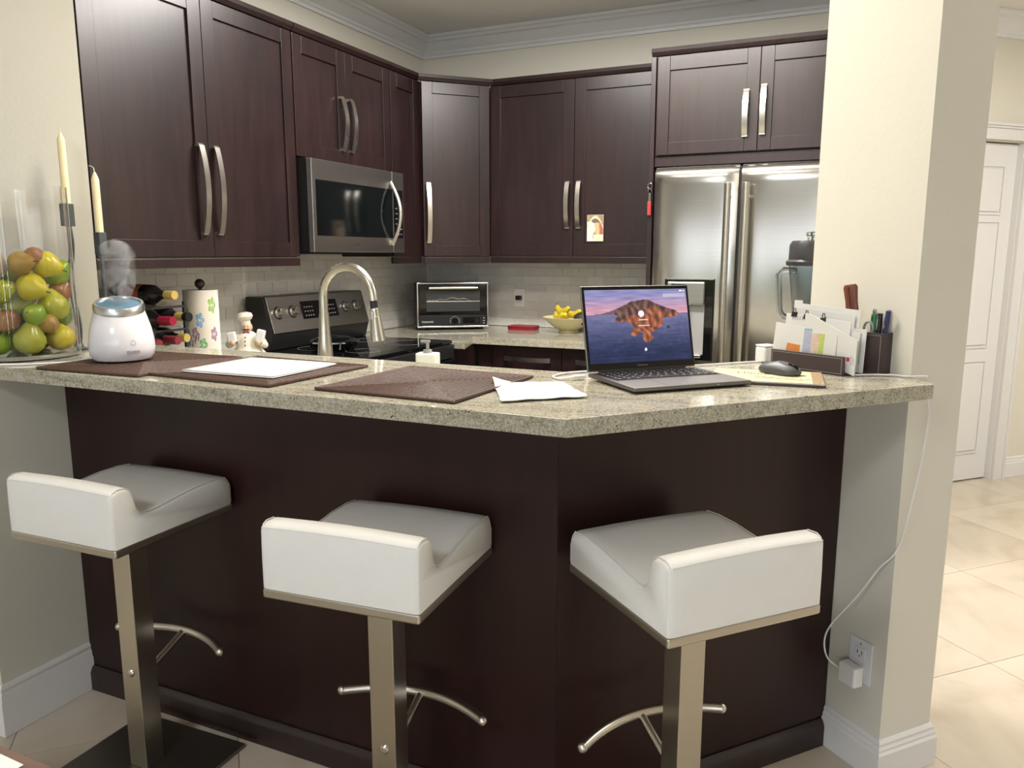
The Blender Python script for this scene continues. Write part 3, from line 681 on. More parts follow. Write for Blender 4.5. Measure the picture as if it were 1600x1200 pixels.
# ------------------------------------------------------------------ fridge
fr = thing('fridge', 'large stainless side-by-side fridge with ice dispenser', 'fridge', (-0.45, 3.95, 0))
obj('body', G().box(-0.905, 0.0, 3.668, 4.28, 0.02, 1.745), 'grey', fr)
def fdoor(x0, x1, name):
    """slightly crowned stainless door whose top rolls back"""
    g = G(); nx, nz = 14, 26; vs = []; z0, z1 = 0.10, 1.753
    for j in range(nz + 1):
        t = j / nz; z = z0 + (z1 - z0) * (1 - (1 - t) ** 1.6)
        top = max(0.0, (z - (z1 - 0.055)) / 0.055)
        for i in range(nx + 1):
            u = i / nx; e = abs(2 * u - 1)
            y = 3.600 + 0.010 * e ** 6 + 0.006 * e * e
            y += 0.030 * (1 - math.sqrt(max(0, 1 - top * top))) * 1.0
            vs.append((x0 + (x1 - x0) * u, y, z))
    n = len(vs)
    fs = [(j * (nx + 1) + i, j * (nx + 1) + i + 1, (j + 1) * (nx + 1) + i + 1, (j + 1) * (nx + 1) + i) for j in range(nz) for i in range(nx)]
    vs += [(x0, 3.664, z0), (x1, 3.664, z0), (x1, 3.664, z1), (x0, 3.664, z1)]
    L = [j * (nx + 1) for j in range(nz + 1)]; Rr = [j * (nx + 1) + nx for j in range(nz + 1)]
    fs += [[n, n + 3] + L[::-1], [n + 2, n + 1] + Rr, [n + 1, n] + list(range(nx + 1)), [n + 3, n + 2] + [nz * (nx + 1) + i for i in range(nx, -1, -1)], (n, n + 1, n + 2, n + 3)]
    g.add(vs, fs)
    return obj(name, g, 'steel', fr, smooth=40)
d1 = fdoor(-0.903, -0.527, 'freezer_door'); d2 = fdoor(-0.515, -0.002, 'fridge_door')
obj('door_gap', G().box(-0.526, -0.516, 3.625, 3.667, .10, 1.745), 'black', fr)
for x, dpar in ((-0.563, d1), (-0.486, d2)):
    g = G().cyl((x, 3.548, 0.50), (x, 3.548, 1.667), 0.0155, n=18)
    for z in (0.56, 1.61): g.cyl((x, 3.548, z), (x, 3.610, z), 0.010, n=10)
    obj('handle', g, 'steel_stool', dpar, bevel=0.002)
obj('kick_grille', G().box(-0.90, -0.003, 3.64, 3.667, 0.01, 0.095), 'black', fr)
ds = obj('dispenser', G().box(-0.838, -0.608, 3.592, 3.606, 0.868, 1.250), 'black_gloss', d1, bevel=0.012, segs=3)
# dispenser parts sit inside the freezer door part (kept at part level of the fridge)
obj('dispenser_cavity', G().box(-0.815, -0.650, 3.588, 3.593, 0.90, 1.135), 'cavity', fr, bevel=0.006)
obj('dispenser_controls', G().box(-0.822, -0.648, 3.566, 3.592, 1.130, 1.235), 'steel_dark', fr, bevel=0.008)
obj('dispenser_display', G().box(-0.80, -0.735, 3.564, 3.567, 1.160, 1.225), 'black_gloss', fr)
obj('ice_chute', G().cyl((-0.745, 3.575, 1.13), (-0.745, 3.580, 1.085), 0.032, 0.026, 16), 'knob_face', fr)
obj('dispenser_paddle', G().box(-0.765, -0.725, 3.578, 3.588, 1.0, 1.085), 'cavity', fr, bevel=0.003)
obj('drip_tray', G().prism([(-0.815, 3.590), (-0.815, 3.560), (-0.655, 3.560), (-0.655, 3.590)], 0.888, 0.902), 'knob_face', fr, bevel=0.003)

# key ring on the fridge panel
kt = thing('key_ring', 'key ring with red tag hanging on the fridge end panel', 'keys', (-0.941, 3.683, 1.69))
obj('hook', G().tube([(-.001, 0, .0), (-.001, -.012, -.004), (-.001, -.014, .004)], .002, 8), 'chrome', kt, world=False)
obj('ring', G().tube([(0.010 * math.cos(a), -.010, -.014 + .014 * math.sin(a)) for a in [2 * math.pi * i / 20 for i in range(21)]], .0016, 8), 'chrome', kt, world=False)
obj('key', G().box(-.005, .005, -.011, -.009, -.085, -.030).cyl((0, -.009, -.035), (0, -.011, -.035), .010, n=14), 'chrome', kt, world=False)
obj('tag', G().box(-.009, .009, -.016, -.011, -.150, -.085), 'keytag', kt, bevel=.003, world=False, label='red plastic tag')

# postcard on the door: two pale figures reduced to a plain soft painting
def card(u, v):
    bgc = srgb(150, 128, 100)
    n_ = noise.noise(Vector((u * 4, v * 6, 0)))
    c_ = tuple(x * (1 + .5 * n_) for x in bgc)
    if v < .75 and u < .45 - .1 * math.sin(v * 9): c_ = srgb(226, 218, 200)
    if (u - .5) ** 2 / .05 + (v - .8) ** 2 / .014 < 1: c_ = srgb(110, 100, 90)
    if abs(u - .62 + .15 * (v - .5)) < .13 and v < .7: c_ = srgb(214, 172, 128)
    if u > .8 and .2 < v < .7: c_ = srgb(168, 100, 84)
    if v < .25 and u > .4: c_ = srgb(238, 216, 178)
    if abs(v - .92 + 1.6 * (u - .5) ** 2) < .05: c_ = srgb(224, 196, 160)
    return c_
pc_ = obj('postcard', G().box(0, .0905, -.0012, 0, 0, .137), 'paper', None, world=False)
pc_.location = (-1.3495, 3.9690, 1.427); tag(pc_, 'small beige picture card stuck on a dark cabinet door by its handle', 'card')
grid_print('picture', .0885, .135, 30, 44, card, 'print', pc_, T(.001, -.0016, .001) @ RX(90))

# ------------------------------------------------------------------ toaster oven
to = thing('toaster_oven', 'black countertop toaster oven with steel rim in the corner', 'toaster oven', (-2.225, 4.05, 0.9255), R(35))
def P(g_, *a): return g_
W2, F = 0.207, -0.135
obj('body', G().box(-W2, W2, F + .012, 0.115, 0.014, 0.268), 'black', to, bevel=0.008, world=False)
g = G(); 
for (x0, x1, z0, z1) in ((-W2, W2, .014, .024), (-W2, W2, .264, .274), (-W2, -W2 + .009, .024, .264), (W2 - .009, W2, .024, .264)): g.box(x0, x1, F - .004, F + .014, z0, z1)
obj('steel_rim', g, 'chrome', to, bevel=0.003, world=False)
obj('door_glass', G().box(-W2 + .012, W2 - .012, F - .001, F + .006, .088, .262), 'black_gloss', to, bevel=.002, world=False)
obj('window', G().box(-W2 + .055, W2 - .050, F - .0022, F - .0012, .108, .222), 'toast_in', to, world=False)
g = G().box(-W2 + .055, W2 - .050, F - .0035, F - .0024, .163, .167)
for i in range(9): g.box(-W2 + .06 + i * .007, -W2 + .0625 + i * .007, F - .0035, F - .0024, .167, .171 + (i % 3) * .002)
g.tube([(-.10 + .20 * t, F - .003, .170 + .014 * math.sin(t * 3.1) + .004 * math.sin(t * 17)) for t in [i / 24 for i in range(25)]], .003, 6)
obj('rack', g, 'chrome', to, world=False)
obj('handle', G().cyl((-.140, F - .030, .243), (.140, F - .030, .243), .0075, n=12).box(-.13, -.12, F - .03, F, .238, .248).box(.12, .13, F - .03, F, .238, .248), 'nickel', to, world=False)
obj('control_panel', G().box(-W2 + .012, W2 - .012, F - .001, F + .006, .026, .084), 'black', to, bevel=.002, world=False)
kn = obj('knob', G().cyl((.01, F, .053), (.01, F - .016, .053), .017, .015, 18), 'black_gloss', to, world=False)
g = G()
for i in range(9):
    a = R(200 - i * 27.5); g.box(.01 + .027 * math.cos(a) - .003, .01 + .027 * math.cos(a) + .003, F - .0018, F - .001, .053 + .024 * math.sin(a) - .001, .053 + .024 * math.sin(a) + .001)
for i in range(3): g.box(.176, .184, F - .0018, F - .001, .036 + i * .015, .039 + i * .015)
obj('panel_markings', g, 'keyprint', to, world=False)['kind'] = 'stuff'
obj('display', G().box(.055, .155, F - .002, F - .001, .036, .072), 'black_gloss', to, world=False)
kn2 = obj('knob', G().cyl((.138, F, .053), (.138, F - .014, .053), .013, .011, 18), 'black', to, world=False)
text('lettering', 'KitchenAid', .0145, 'keyprint', to, T(-.180, F - .0012, .044) @ RX(90), extrude=.0003)
for x in (-.17, .17):
    for y in (F + .04, .09): obj('foot', G().cyl((x, y, 0), (x, y, .015), .014, n=12), 'black', to, world=False)
# plug beside it
pl_ = thing('power_plug', 'black plug in the backsplash outlet right of the toaster oven', 'plug', (-1.880, YB - .0075, 1.10))
obj('wall_plate', G().box(-.035, .035, -.006, 0, -.055, .055), 'tgrout', pl_, bevel=.002, world=False)
obj('plug_body', G().box(-.012, .018, -.045, -.006, -.012, .014), 'black', pl_, bevel=.004, world=False)

# red trivet box and fruit bowl
rt = thing('red_tray', 'flat dark red plastic dish lying on the back counter', 'dish', (-1.790, 4.14, 0.9255), R(0))
oc = [(-.085, -.035), (-.06, -.055), (.06, -.055), (.085, -.035), (.085, .035), (.06, .055), (-.06, .055), (-.085, .035)]
obj('dish', G().prism(oc, 0, .014), 'red', rt, bevel=.003, world=False)
obj('lid', G().prism([(x * 1.03, y * 1.05) for x, y in oc], .0145, .022), 'red', rt, bevel=.002, world=False)
bw = thing('fruit_bowl', 'shallow cream footed bowl of fruit on the back counter', 'bowl', (-1.49, 4.09, 0.9255))
obj('bowl', G().lathe([(0, .012), (.050, .0), (.056, .0), (.052, .012), (.09, .034), (.135, .072), (.147, .086), (.143, .087), (.128, .074), (.085, .040), (.045, .022), (0, .020)], 44), 'bowl', bw, world=False)
def banana(label, loc, rz, tilt):
    b = thing('banana', label, 'banana', loc, rz, 'bananas in the bowl')
    n = 16; pts = []; rs = []
    for i in range(n + 1):
        t = i / n; a = R(-55 + 110 * t); pts.append((0.078 * math.sin(a), 0, 0.020 + 0.078 * (1 - math.cos(a)) * 0.9)); rs.append(0.0205 * min(1, (math.sin(math.pi * (0.07 + .86 * t))) ** .45 * 1.02))
    g = G().tube(pts, .018, 10, rs=rs, mtx=RX(tilt)); obj('peel', g, 'banana', b, world=False)
    obj('stem', G().tube([pts[-1], (pts[-1][0] + .008, 0, pts[-1][2] + .016)], .005, 8, mtx=RX(tilt)), 'banana_tip', b, world=False)
banana('banana lying lowest at the front of the bowl', (-1.545, 4.060, .985), R(128), 10)
banana('banana leaning at the back of the bowl', (-1.500, 4.070, .985), R(112), -8)
banana('banana lying on top of the bunch in the bowl', (-1.530, 4.085, 1.018), R(140), 6)
banana('banana at the right end of the bunch', (-1.475, 4.115, 1.004), R(160), -20)
av = obj('avocado', G().lathe([(0, -.045), (.02, -.041), (.033, -.022), (.036, 0), (.030, .026), (.018, .045), (0, .054)], 24, RY(90)), 'avocado', None, world=False)
av.location = (-1.400, 4.050, 1.006); tag(av, 'dark avocado lying in the bowl right of the bananas', 'avocado')

# ------------------------------------------------------------------ faucet, soap
fc = thing('faucet', 'tall gooseneck brushed nickel kitchen faucet with pull-down head', 'faucet', (-1.605, 2.06, 0.9255))
g = G().lathe([(0, 0), (.030, 0), (.030, .006), (.026, .010), (.026, .09), (.0235, .13), (.019, .17), (.0165, .22), (.0165, .24)], 24)
obj('column', g, 'faucet', fc, world=False)
dx, dy = 0.225, 0.0
pts = [(0, 0, .24), (0, 0, .295)]
for i in range(17):
    a = math.pi * (1 - i / 16 * 0.93); pts.append((0.097 + 0.097 * math.cos(a), 0, .297 + 0.098 * math.sin(a)))
pts.append((pts[-1][0] + .004, 0, pts[-1][2] - .03))
obj('spout', G().tube(pts, .0145, 16), 'faucet', fc, world=False)
e = Vector(pts[-1]); dn = Vector((.10, 0, -1)).normalized()
obj('collar', G().cyl(e, e + dn * .024, .012, n=16), 'black', fc, world=False)
obj('spray_head', G().cyl(e + dn * .024, e + dn * .050, .0155, .0165, 20).cyl(e + dn * .050, e + dn * .128, .0165, .0255, 20), 'faucet', fc, bevel=.001, world=False)
obj('spray_button', G().box(-.006, .006, -.003, .003, -.014, .014, T(e.x + .006, -.0165, e.z - .045)), 'knob_face', fc, bevel=.002, world=False)
obj('lever', G().cyl((0, -.02, .075), (0, -.05, .078), .011, n=12).cyl((0, -.045, .078), (.02, -.10, .085), .006, n=10), 'faucet', fc, world=False)
sb = thing('soap_bottle', 'white soap bottle with a clear pump behind the bar', 'bottle', (-1.232, 2.09, 0.9255), R(12))
obj('bottle_body', G().prism([(-.035, -.020), (-.028, -.027), (.028, -.027), (.035, -.020), (.035, .020), (.028, .027), (-.028, .027), (-.035, .020)], 0, .128), 'soap', sb, bevel=.008, segs=3, world=False)
obj('neck', G().cyl((0, 0, .126), (0, 0, .138), .015, .013, 16), 'grey', sb, world=False)
obj('pump', G().cyl((0, 0, .138), (0, 0, .160), .005, n=12).box(-.022, .008, -.005, .005, .160, .168), 'grey', sb, bevel=.001, world=False)

# ------------------------------------------------------------------ wine rack and bottles
wr = thing('wine_rack', 'black metal wine rack against the left backsplash', 'rack', (-2.36, 1.995, 0.9255))
for x in (-.085, .075):
    for y in (-.120, .120): obj('post', G().box(x - .005, x + .005, y - .005, y + .005, 0, .262), 'black_matte', wr, world=False)
    for z in (.018, .078, .160, .245): obj('rail', G().box(x - .004, x + .004, -.118, .128, z - .004, z + .004), 'black_matte', wr, world=False)
obj('side_plate', G().box(.070, .0802, -.10, -.02, .085, .240), 'black_matte', wr, world=False)
def bottle(label, y, z, x_end, cap, capl, cap2=None, lab=False):
    """lying bottle, neck towards +X; z = axis height"""
    b = thing('wine_bottle', label, 'bottle', (x_end, y, z), 0, 'wine bottles in the rack')
    L = 0.290; r = .0355
    prof = [(0, 0), (.030, 0), (r, .006), (r, .175), (.033, .192), (.022, .212), (.0155, .228), (.0142, .25), (.0142, .28), (0, .28)]
    mt = T(-L, 0, 0) @ RY(90)
    obj('glass', G().lathe(prof, 28, mt), 'glass_green', b, world=False)
    obj('foil', G().lathe([(.0146, L - .012 - capl), (.0152, L - .012 - capl), (.0158, L - .004), (.0150, L), (0, L), (0, L - .003), (.0146, L - .004)], 24, mt), cap, b, world=False)
    if cap2: obj('foil_tip', G().lathe([(.0166, L - .020), (.0168, L + .0005), (0, L + .0005)], 24, mt), cap2, b, world=False)
    if lab: obj('paper_label', G().lathe([(r + .0004, .07), (r + .0004, .15)], 28, mt), 'label', b, world=False)
    return b
bottle('wine bottle with yellow cap, topmost in the rack', 1.978, 1.219, -2.177, 'foil_gold', .030, lab=True)
bottle('wine bottle with gold collar and black tip in the second row', 2.050, 1.137, -2.194, 'foil_gold', .055, 'black')
bottle('wine bottle with bright burgundy foil in the second row', 1.955, 1.131, -2.168, 'foil_red', .085)
bottle('wine bottle with small gold cap in the third row', 2.069, 1.0586, -2.230, 'foil_gold', .025)
bottle('wine bottle with dull burgundy foil in the third row, middle', 1.995, 1.0586, -2.194, 'foil_dull', .085)
bottle('wine bottle with dull burgundy foil in the third row, nearest the bar', 1.921, 1.054, -2.203, 'foil_dull', .085)

# paper towel roll
pt = thing('paper_towel_roll', 'floral paper towel roll on a dark bronze stand', 'paper towels', (-2.33, 2.24, 0.9255))
def flowers(u, v):
    c_ = srgb(214, 208, 196)
    for (fx, fy, fr, col) in ((.36, .72, .085, (128, 168, 82)), (.40, .60, .07, (140, 176, 92)), (.66, .60, .075, (104, 160, 206)), (.40, .36, .08, (110, 142, 188)), (.56, .42, .06, (140, 110, 142)), (.70, .26, .07, (92, 168, 110)), (.12, .5, .08, (104, 160, 206)), (.9, .8, .08, (128, 168, 82)), (.92, .4, .07, (140, 110, 142)), (.1, .2, .07, (128, 168, 82))):
        dx_, dy_ = (u - fx) * 1.35, v - fy; r_ = math.hypot(dx_, dy_); a_ = math.atan2(dy_, dx_)
        fr2 = fr * 1.45; rr = fr2 * (.62 + .38 * abs(math.cos(a_ * 2.5)))
        if r_ < rr and r_ > fr2 * .2: c_ = srgb(*col) if (r_ > rr * .72 or int(a_ * 5) % 2) else tuple(.5 * (p1 + p2) for p1, p2 in zip(srgb(*col), c_))
    for (fx, fy) in ((.50, .28), (.56, .33), (.62, .36)):
        if abs((u - fx) - .25 * (v - fy)) < .012 and abs(v - fy) < .05: c_ = srgb(120, 104, 140)
    return c_
rr_, hh_ = .064, .280
g = G().lathe([(.018, 0), (rr_, 0), (rr_, hh_), (.018, hh_)], 48, T(0, 0, .018), closed=True); obj('roll', g, 'tissue', pt, world=False)
n_, m_ = 96, 60
me = bpy.data.meshes.new('printed_sheet'); vs = []; fs = []
for j in range(m_ + 1):
    for i in range(n_ + 1):
        a = R(-170 + 180 * i / n_ * 1.0); vs.append(((rr_ + .0008) * math.cos(a), (rr_ + .0008) * math.sin(a), .019 + (hh_ - .002) * j / m_))
for j in range(m_):
    for i in range(n_): fs.append((j * (n_ + 1) + i, j * (n_ + 1) + i + 1, (j + 1) * (n_ + 1) + i + 1, (j + 1) * (n_ + 1) + i))
me.from_pydata(vs, [], fs); me.polygons.foreach_set('use_smooth', [True] * len(me.polygons)); at = me.color_attributes.new('Col', 'FLOAT_COLOR', 'CORNER'); cols = []
for j in range(m_):
    for i in range(n_): c_ = flowers((i + .5) / n_, (j + .5) / m_); cols += [*c_, 1.0] * 4
at.data.foreach_set('color', cols); me.materials.append(M['print']); o = bpy.data.objects.new('printed_sheet', me); C.objects.link(o); o.parent = pt
obj('stand_base', G().lathe([(0, 0), (.075, 0), (.078, .006), (.070, .014), (0, .016)], 36), 'towel_core', pt, world=False)
obj('rod', G().cyl((0, 0, .015), (0, 0, .305), .007, n=12), 'towel_core', pt, world=False)
obj('finial', G().sphere((0, 0, .322), .019), 'towel_core', pt, world=False, label='round dark bronze finial')

# outlet on the left backsplash
ol = thing('wall_outlet', 'cream wall outlet on the left backsplash behind the bottles', 'outlet', (XL + .0085, 2.25, 1.13), R(90))
obj('plate', G().box(-.057, .057, -.005, 0, -.058, .058), 'ceramic', ol, bevel=.002, world=False)
for x in (-.024, .024):
    for z in (-.02, .02): obj('socket', G().box(x - .015, x + .015, -.007, -.005, z - .014, z + .014), 'ceramic', ol, bevel=.001, world=False)
obj('slots', G().box(.017, .019, -.0076, -.007, .016, .026).box(.029, .031, -.0076, -.007, .016, .026).box(-.031, -.029, -.0076, -.007, .016, .026).box(-.019, -.017, -.0076, -.007, .016, .026), 'slot', ol, world=False)

# chef figurine
cf = thing('chef_figurine', 'small ceramic baker figurine in white hat with raised arms', 'figurine', (-2.305, 2.455, 0.9255), R(28))
S_ = 1.0
def F_(name, g, m_, **k):
    for i, v in enumerate(g.v): g.v[i] = v * S_
    return obj(name, g, m_, cf, world=False, **k)
F_('base', G().lathe([(0, 0), (.055, 0), (.055, .010), (0, .012)], 28), 'black')
F_('shoes', G().sphere((-.022, -.022, .020), .018, (1, 1.5, .6)).sphere((.022, -.022, .020), .018, (1, 1.5, .6)), 'black')
g = G().lathe([(0, .024), (.052, .026), (.064, .030), (.058, .042), (.046, .060), (.046, .080), (.038, .104), (.022, .118), (0, .122)], 32)
for i, v in enumerate(g.v):
    if v.z < .04: g.v[i] = Vector((v.x * (1 + .08 * math.sin(8 * math.atan2(v.y, v.x))), v.y * (1 + .08 * math.sin(8 * math.atan2(v.y, v.x))), v.z))
F_('coat', g, 'ceramic')
F_('head', G().sphere((0, -.002, .136), .021, (1, 1, 1.1)).sphere((0, -.024, .134), .005), 'skin')
F_('moustache', G().sphere((-.006, -.022, .128), .005, (1.5, .7, .6)).sphere((.006, -.022, .128), .005, (1.5, .7, .6)), 'black')
F_('eyes', G().sphere((-.007, -.020, .141), .0022).sphere((.007, -.020, .141), .0022), 'black')
F_('hat', G().lathe([(.019, .148), (.020, .166), (.028, .172), (.033, .184), (.028, .196), (.012, .202), (0, .200)], 24, T(.010, 0, -.002) @ RY(-6)), 'ceramic')
F_('bow_tie', G().sphere((-.007, -.024, .116), .006, (1.3, .5, .7)).sphere((.007, -.024, .116), .006, (1.3, .5, .7)), 'red')
F_('buttons', G().sphere((0, -.041, .098), .0028).sphere((0, -.047, .082), .0028).sphere((0, -.047, .066), .0028), 'black')
for s in (-1, 1):
    F_('arm', G().tube([(s * .032, -.002, .105), (s * .060, -.008, .078), (s * .072, -.022, .066), (s * .058, -.036, .074)], .014, 12, rs=[.013, .016, .015, .011]), 'ceramic')
    F_('hand', G().sphere((s * .052, -.040, .076), .012), 'skin')
F_('flour_sack', G().box(-.017, .017, -.012, .012, 0, .044, T(-.052, -.032, .076) @ RY(-10)), 'white', bevel=.005)
F_('jug', G().box(-.017, .017, -.012, .012, 0, .052, T(.054, -.036, .078) @ RY(14)), 'white', bevel=.005)

# ------------------------------------------------------------------ blender (mostly behind the wall end)
bl = thing('blender', 'clear tall blender jar with black lid behind the bar end', 'blender', (-0.128, 2.515, 0.9255), R(20))
BX = .045
obj('motor_base', G().prism([(-.08, -.08), (.08, -.08), (.09, .09), (-.09, .09)], 0, .185), 'black', bl, bevel=.02, segs=3, world=False)
obj('coupling', G().cyl((0, 0, .184), (0, 0, .205), .045, n=24), 'black', bl, world=False)
def sq(r, z, n=32):
    out = []
    for i in range(n):
        a = 2 * math.pi * i / n; c_, s_ = math.cos(a), math.sin(a); k_ = (abs(c_) ** 4 + abs(s_) ** 4) ** (-.25); out.append((r * k_ * c_, r * k_ * s_, z))
    return out
g = G(); n = 32; prof = [(.050, .206), (.052, .215), (.074, .408), (.071, .408), (.049, .218), (.047, .212)]
vs = []
for r_, z_ in prof: vs += sq(r_, z_, n)
fs = [(j * n + i, j * n + (i + 1) % n, (j + 1) * n + (i + 1) % n, (j + 1) * n + i) for j in range(5) for i in range(n)] + [list(range(n))[::-1], [5 * n + i for i in range(n)]]
g.add(vs, fs); obj('jar', g, 'jar', bl, world=False)
g = G(); vs = []
for r_, z_ in ((.079, .400), (.081, .412), (.074, .418), (.073, .462), (.066, .474), (.0, .474)): vs += sq(max(r_, .001), z_, n)
g.add(vs, [(j * n + i, j * n + (i + 1) % n, (j + 1) * n + (i + 1) % n, (j + 1) * n + i) for j in range(5) for i in range(n)] + [list(range(n))[::-1]])
obj('lid', g, 'blender_blk', bl, world=False)
obj('lid_plug', G().lathe([(.030, .474), (.030, .486), (.034, .490), (.034, .498), (.028, .500), (0, .500)], 24), 'jar', bl, world=False)
hp = [(-.058, -.0, .385), (-.095, 0, .388), (-.110, 0, .375), (-.104, 0, .30), (-.100, 0, .262), (-.088, 0, .248), (-.055, 0, .240)]
obj('handle', G().tube(hp, .009, 12), 'jar', bl, world=False)

# ------------------------------------------------------------------ bar stools
def stool(label, x, y, rz):
    s = thing('bar_stool', label, 'stool', (x, y, 0), R(rz), 'white leather bar stools')
    WH, DH = .175, .185
    obj('base_plate', G().box(-.190, .190, -.205, .160, .0005, .012), 'base_plate', s, bevel=.001, world=False)
    obj('post', G().box(-.030, .030, -.030, .028, .012, .680), 'steel_stool', s, bevel=.002, world=False)
    b = obj('bolt', G().lathe([(.0, .006), (.008, .005), (.011, .002), (.011, 0)], 20, T(.002, -.030, .285) @ RX(90)), 'knob_face', s, world=False)
    # seat pan of brushed steel, open frame
    obj('seat_frame', G().box(-WH, WH, -DH, DH, .680, .7005), 'steel_stool', s, bevel=.005, segs=3, world=False)
    # cushion: side profile (y, z) extruded across x with soft edges
    prof = [(-DH, .701), (-DH, .770), (-DH + .0015, .826), (-DH + .006, .833), (-DH + .020, .8375), (-DH + .042, .8365), (-DH + .054, .829), (-DH + .060, .812), (-DH + .066, .784), (-DH + .078, .768), (-DH + .100, .7635), (-DH + .130, .7655),
            (-DH + .19, .7735), (-DH + .25, .7805), (-DH + .31, .782), (-DH + .350, .778), (DH - .010, .766), (DH, .752), (DH, .708), (DH - .003, .701)]
    xs = [-WH, -WH + .003, -WH + .012, -WH + .035, -.07, 0, .07, WH - .035, WH - .012, WH - .003, WH]
    ins = [.009, .0035, .0, 0, 0, 0, 0, 0, .0, .0035, .009]
    g = G(); vs = []; k = len(prof)
    cy, cz = 0, .73
    for xi, dd_ in zip(xs, ins):
        crown = .004 * (1 - (xi / WH) ** 2)
        for j, (py, pz) in enumerate(prof):
            nz = (-dd_ if pz > .72 else 0); ny = (dd_ * .6 if py < -DH + .012 else (-dd_ * .6 if py > DH - .012 else 0))
            vs.append((xi, py + ny, pz + nz + (crown if pz > .76 else 0)))
    fs = [list(range(k))[::-1], [(len(xs) - 1) * k + j for j in range(k)]]
    for i in range(len(xs) - 1):
        for j in range(k): fs.append((i * k + j, i * k + (j + 1) % k, (i + 1) * k + (j + 1) % k, (i + 1) * k + j))
    g.add(vs, fs)
    cu = obj('cushion', g, 'leather', s, smooth=50, world=False)
    # piping seams along both side edges and the top back edge
    for sx in (-1, 1):
        pts = [(sx * (WH - .0040), py + (.004 if py < -DH + .01 else (-.003 if py > DH - .01 else 0)), pz - .0005) for py, pz in prof[1:18]]
        obj('seam', G().tube(pts, .0012, 6), 'seam', cu, world=False)
    obj('seam', G().tube([(x_, -DH + .0012, .8285 + .004 * (1 - (x_ / WH) ** 2)) for x_ in [(-WH + .006) + i * (2 * WH - .012) / 8 for i in range(9)]], .0010, 6), 'seam', cu, world=False)
    # foot rest: stem from the post and a bowed cross bar
    cp = [(.183 * t_, .155 - .058 * t_ * t_, .318 - 0.0 * t_) for t_ in [-1 + i / 10 for i in range(21)]]
    obj('footrest_bar', G().tube(cp, .0115, 14), 'nickel', s, bevel=.0, world=False)
    for sx, p_ in ((-1, cp[0]), (1, cp[-1])): obj('end_cap', G().sphere(p_, .0122, n=14), 'nickel', s, world=False)
    obj('footrest_stem', G().cyl((0, .027, .262), (0, .152, .315), .0095, n=12), 'nickel', s, world=False)
    return s
s1 = stool('white leather bar stool on steel post, nearest the left wall', -1.669, 1.315, 1.5)
def clone_stool(label, x, y, rz):
    c_ = copy_tree(s1); c_.location = (x, y, 0); c_.rotation_euler = (0, 0, R(rz)); c_['label'] = label; return c_
clone_stool('white leather bar stool in the middle, facing the straight bar front', -0.892, 1.318, 4.2)
clone_stool('white leather bar stool angled at the right, before the angled bar front', -0.283, 1.500, 47.6)

# ------------------------------------------------------------------ placemats
def placemat(label, cx, cy, w, h, rz):
    m_ = thing('placemat', label, 'placemat', (cx, cy, 1.0705), R(rz), 'woven placemats')
    g = G(); n = 17; st = .5 / n
    for k_ in range(n):
        a, b = w / 2 * (1 - k_ / n), h / 2 * (1 - k_ / n)
        iw, ih = w / 2 / n, h / 2 / n
        # ring of four mitred cords with a rounded top
        def ringpt(f, z): return [(-(a - iw * f), -(b - ih * f), z), ((a - iw * f), -(b - ih * f), z), ((a - iw * f), (b - ih * f), z), (-(a - iw * f), (b - ih * f), z)]
        rows = [ringpt(.09, .0002), ringpt(.12, .0032), ringpt(.28, .0056), ringpt(.5, .0064), ringpt(.72, .0056), ringpt(.88, .0032), ringpt(.91, .0002)]
        vs = [p for r_ in rows for p in r_]; fs = []
        for r_ in range(6):
            for q in range(4): fs.append((r_ * 4 + q, r_ * 4 + (q + 1) % 4, (r_ + 1) * 4 + (q + 1) % 4, (r_ + 1) * 4 + q))
        g.add(vs, fs)
    o = obj('weave', g, 'mat', m_, world=False); o['kind'] = 'stuff'
    obj('shade_backing', G().box(-w / 2 + .001, w / 2 - .001, -h / 2 + .001, h / 2 - .001, 0, .001), 'mat_gap_shade', m_, world=False)  # sheet coloured dark to paint the shade between cords
    a, b = w / 2 + .0005, h / 2 + .0005
    obj('edge_cord', G().tube([(-a, -b, .0038), (a, -b, .0038), (a, b, .0038), (-a, b, .0038), (-a, -b, .0038)], .0036, 8), 'mat', m_, world=False)
    return m_
placemat('brown woven placemat under the white diffuser', -1.735, 1.458, .345, .350, 2)
placemat('brown woven placemat under the stack of papers', -1.355, 1.486, .385, .345, -3)
placemat('brown woven placemat left of the white napkin, bare', -0.878, 1.492, .348, .355, -2.5)

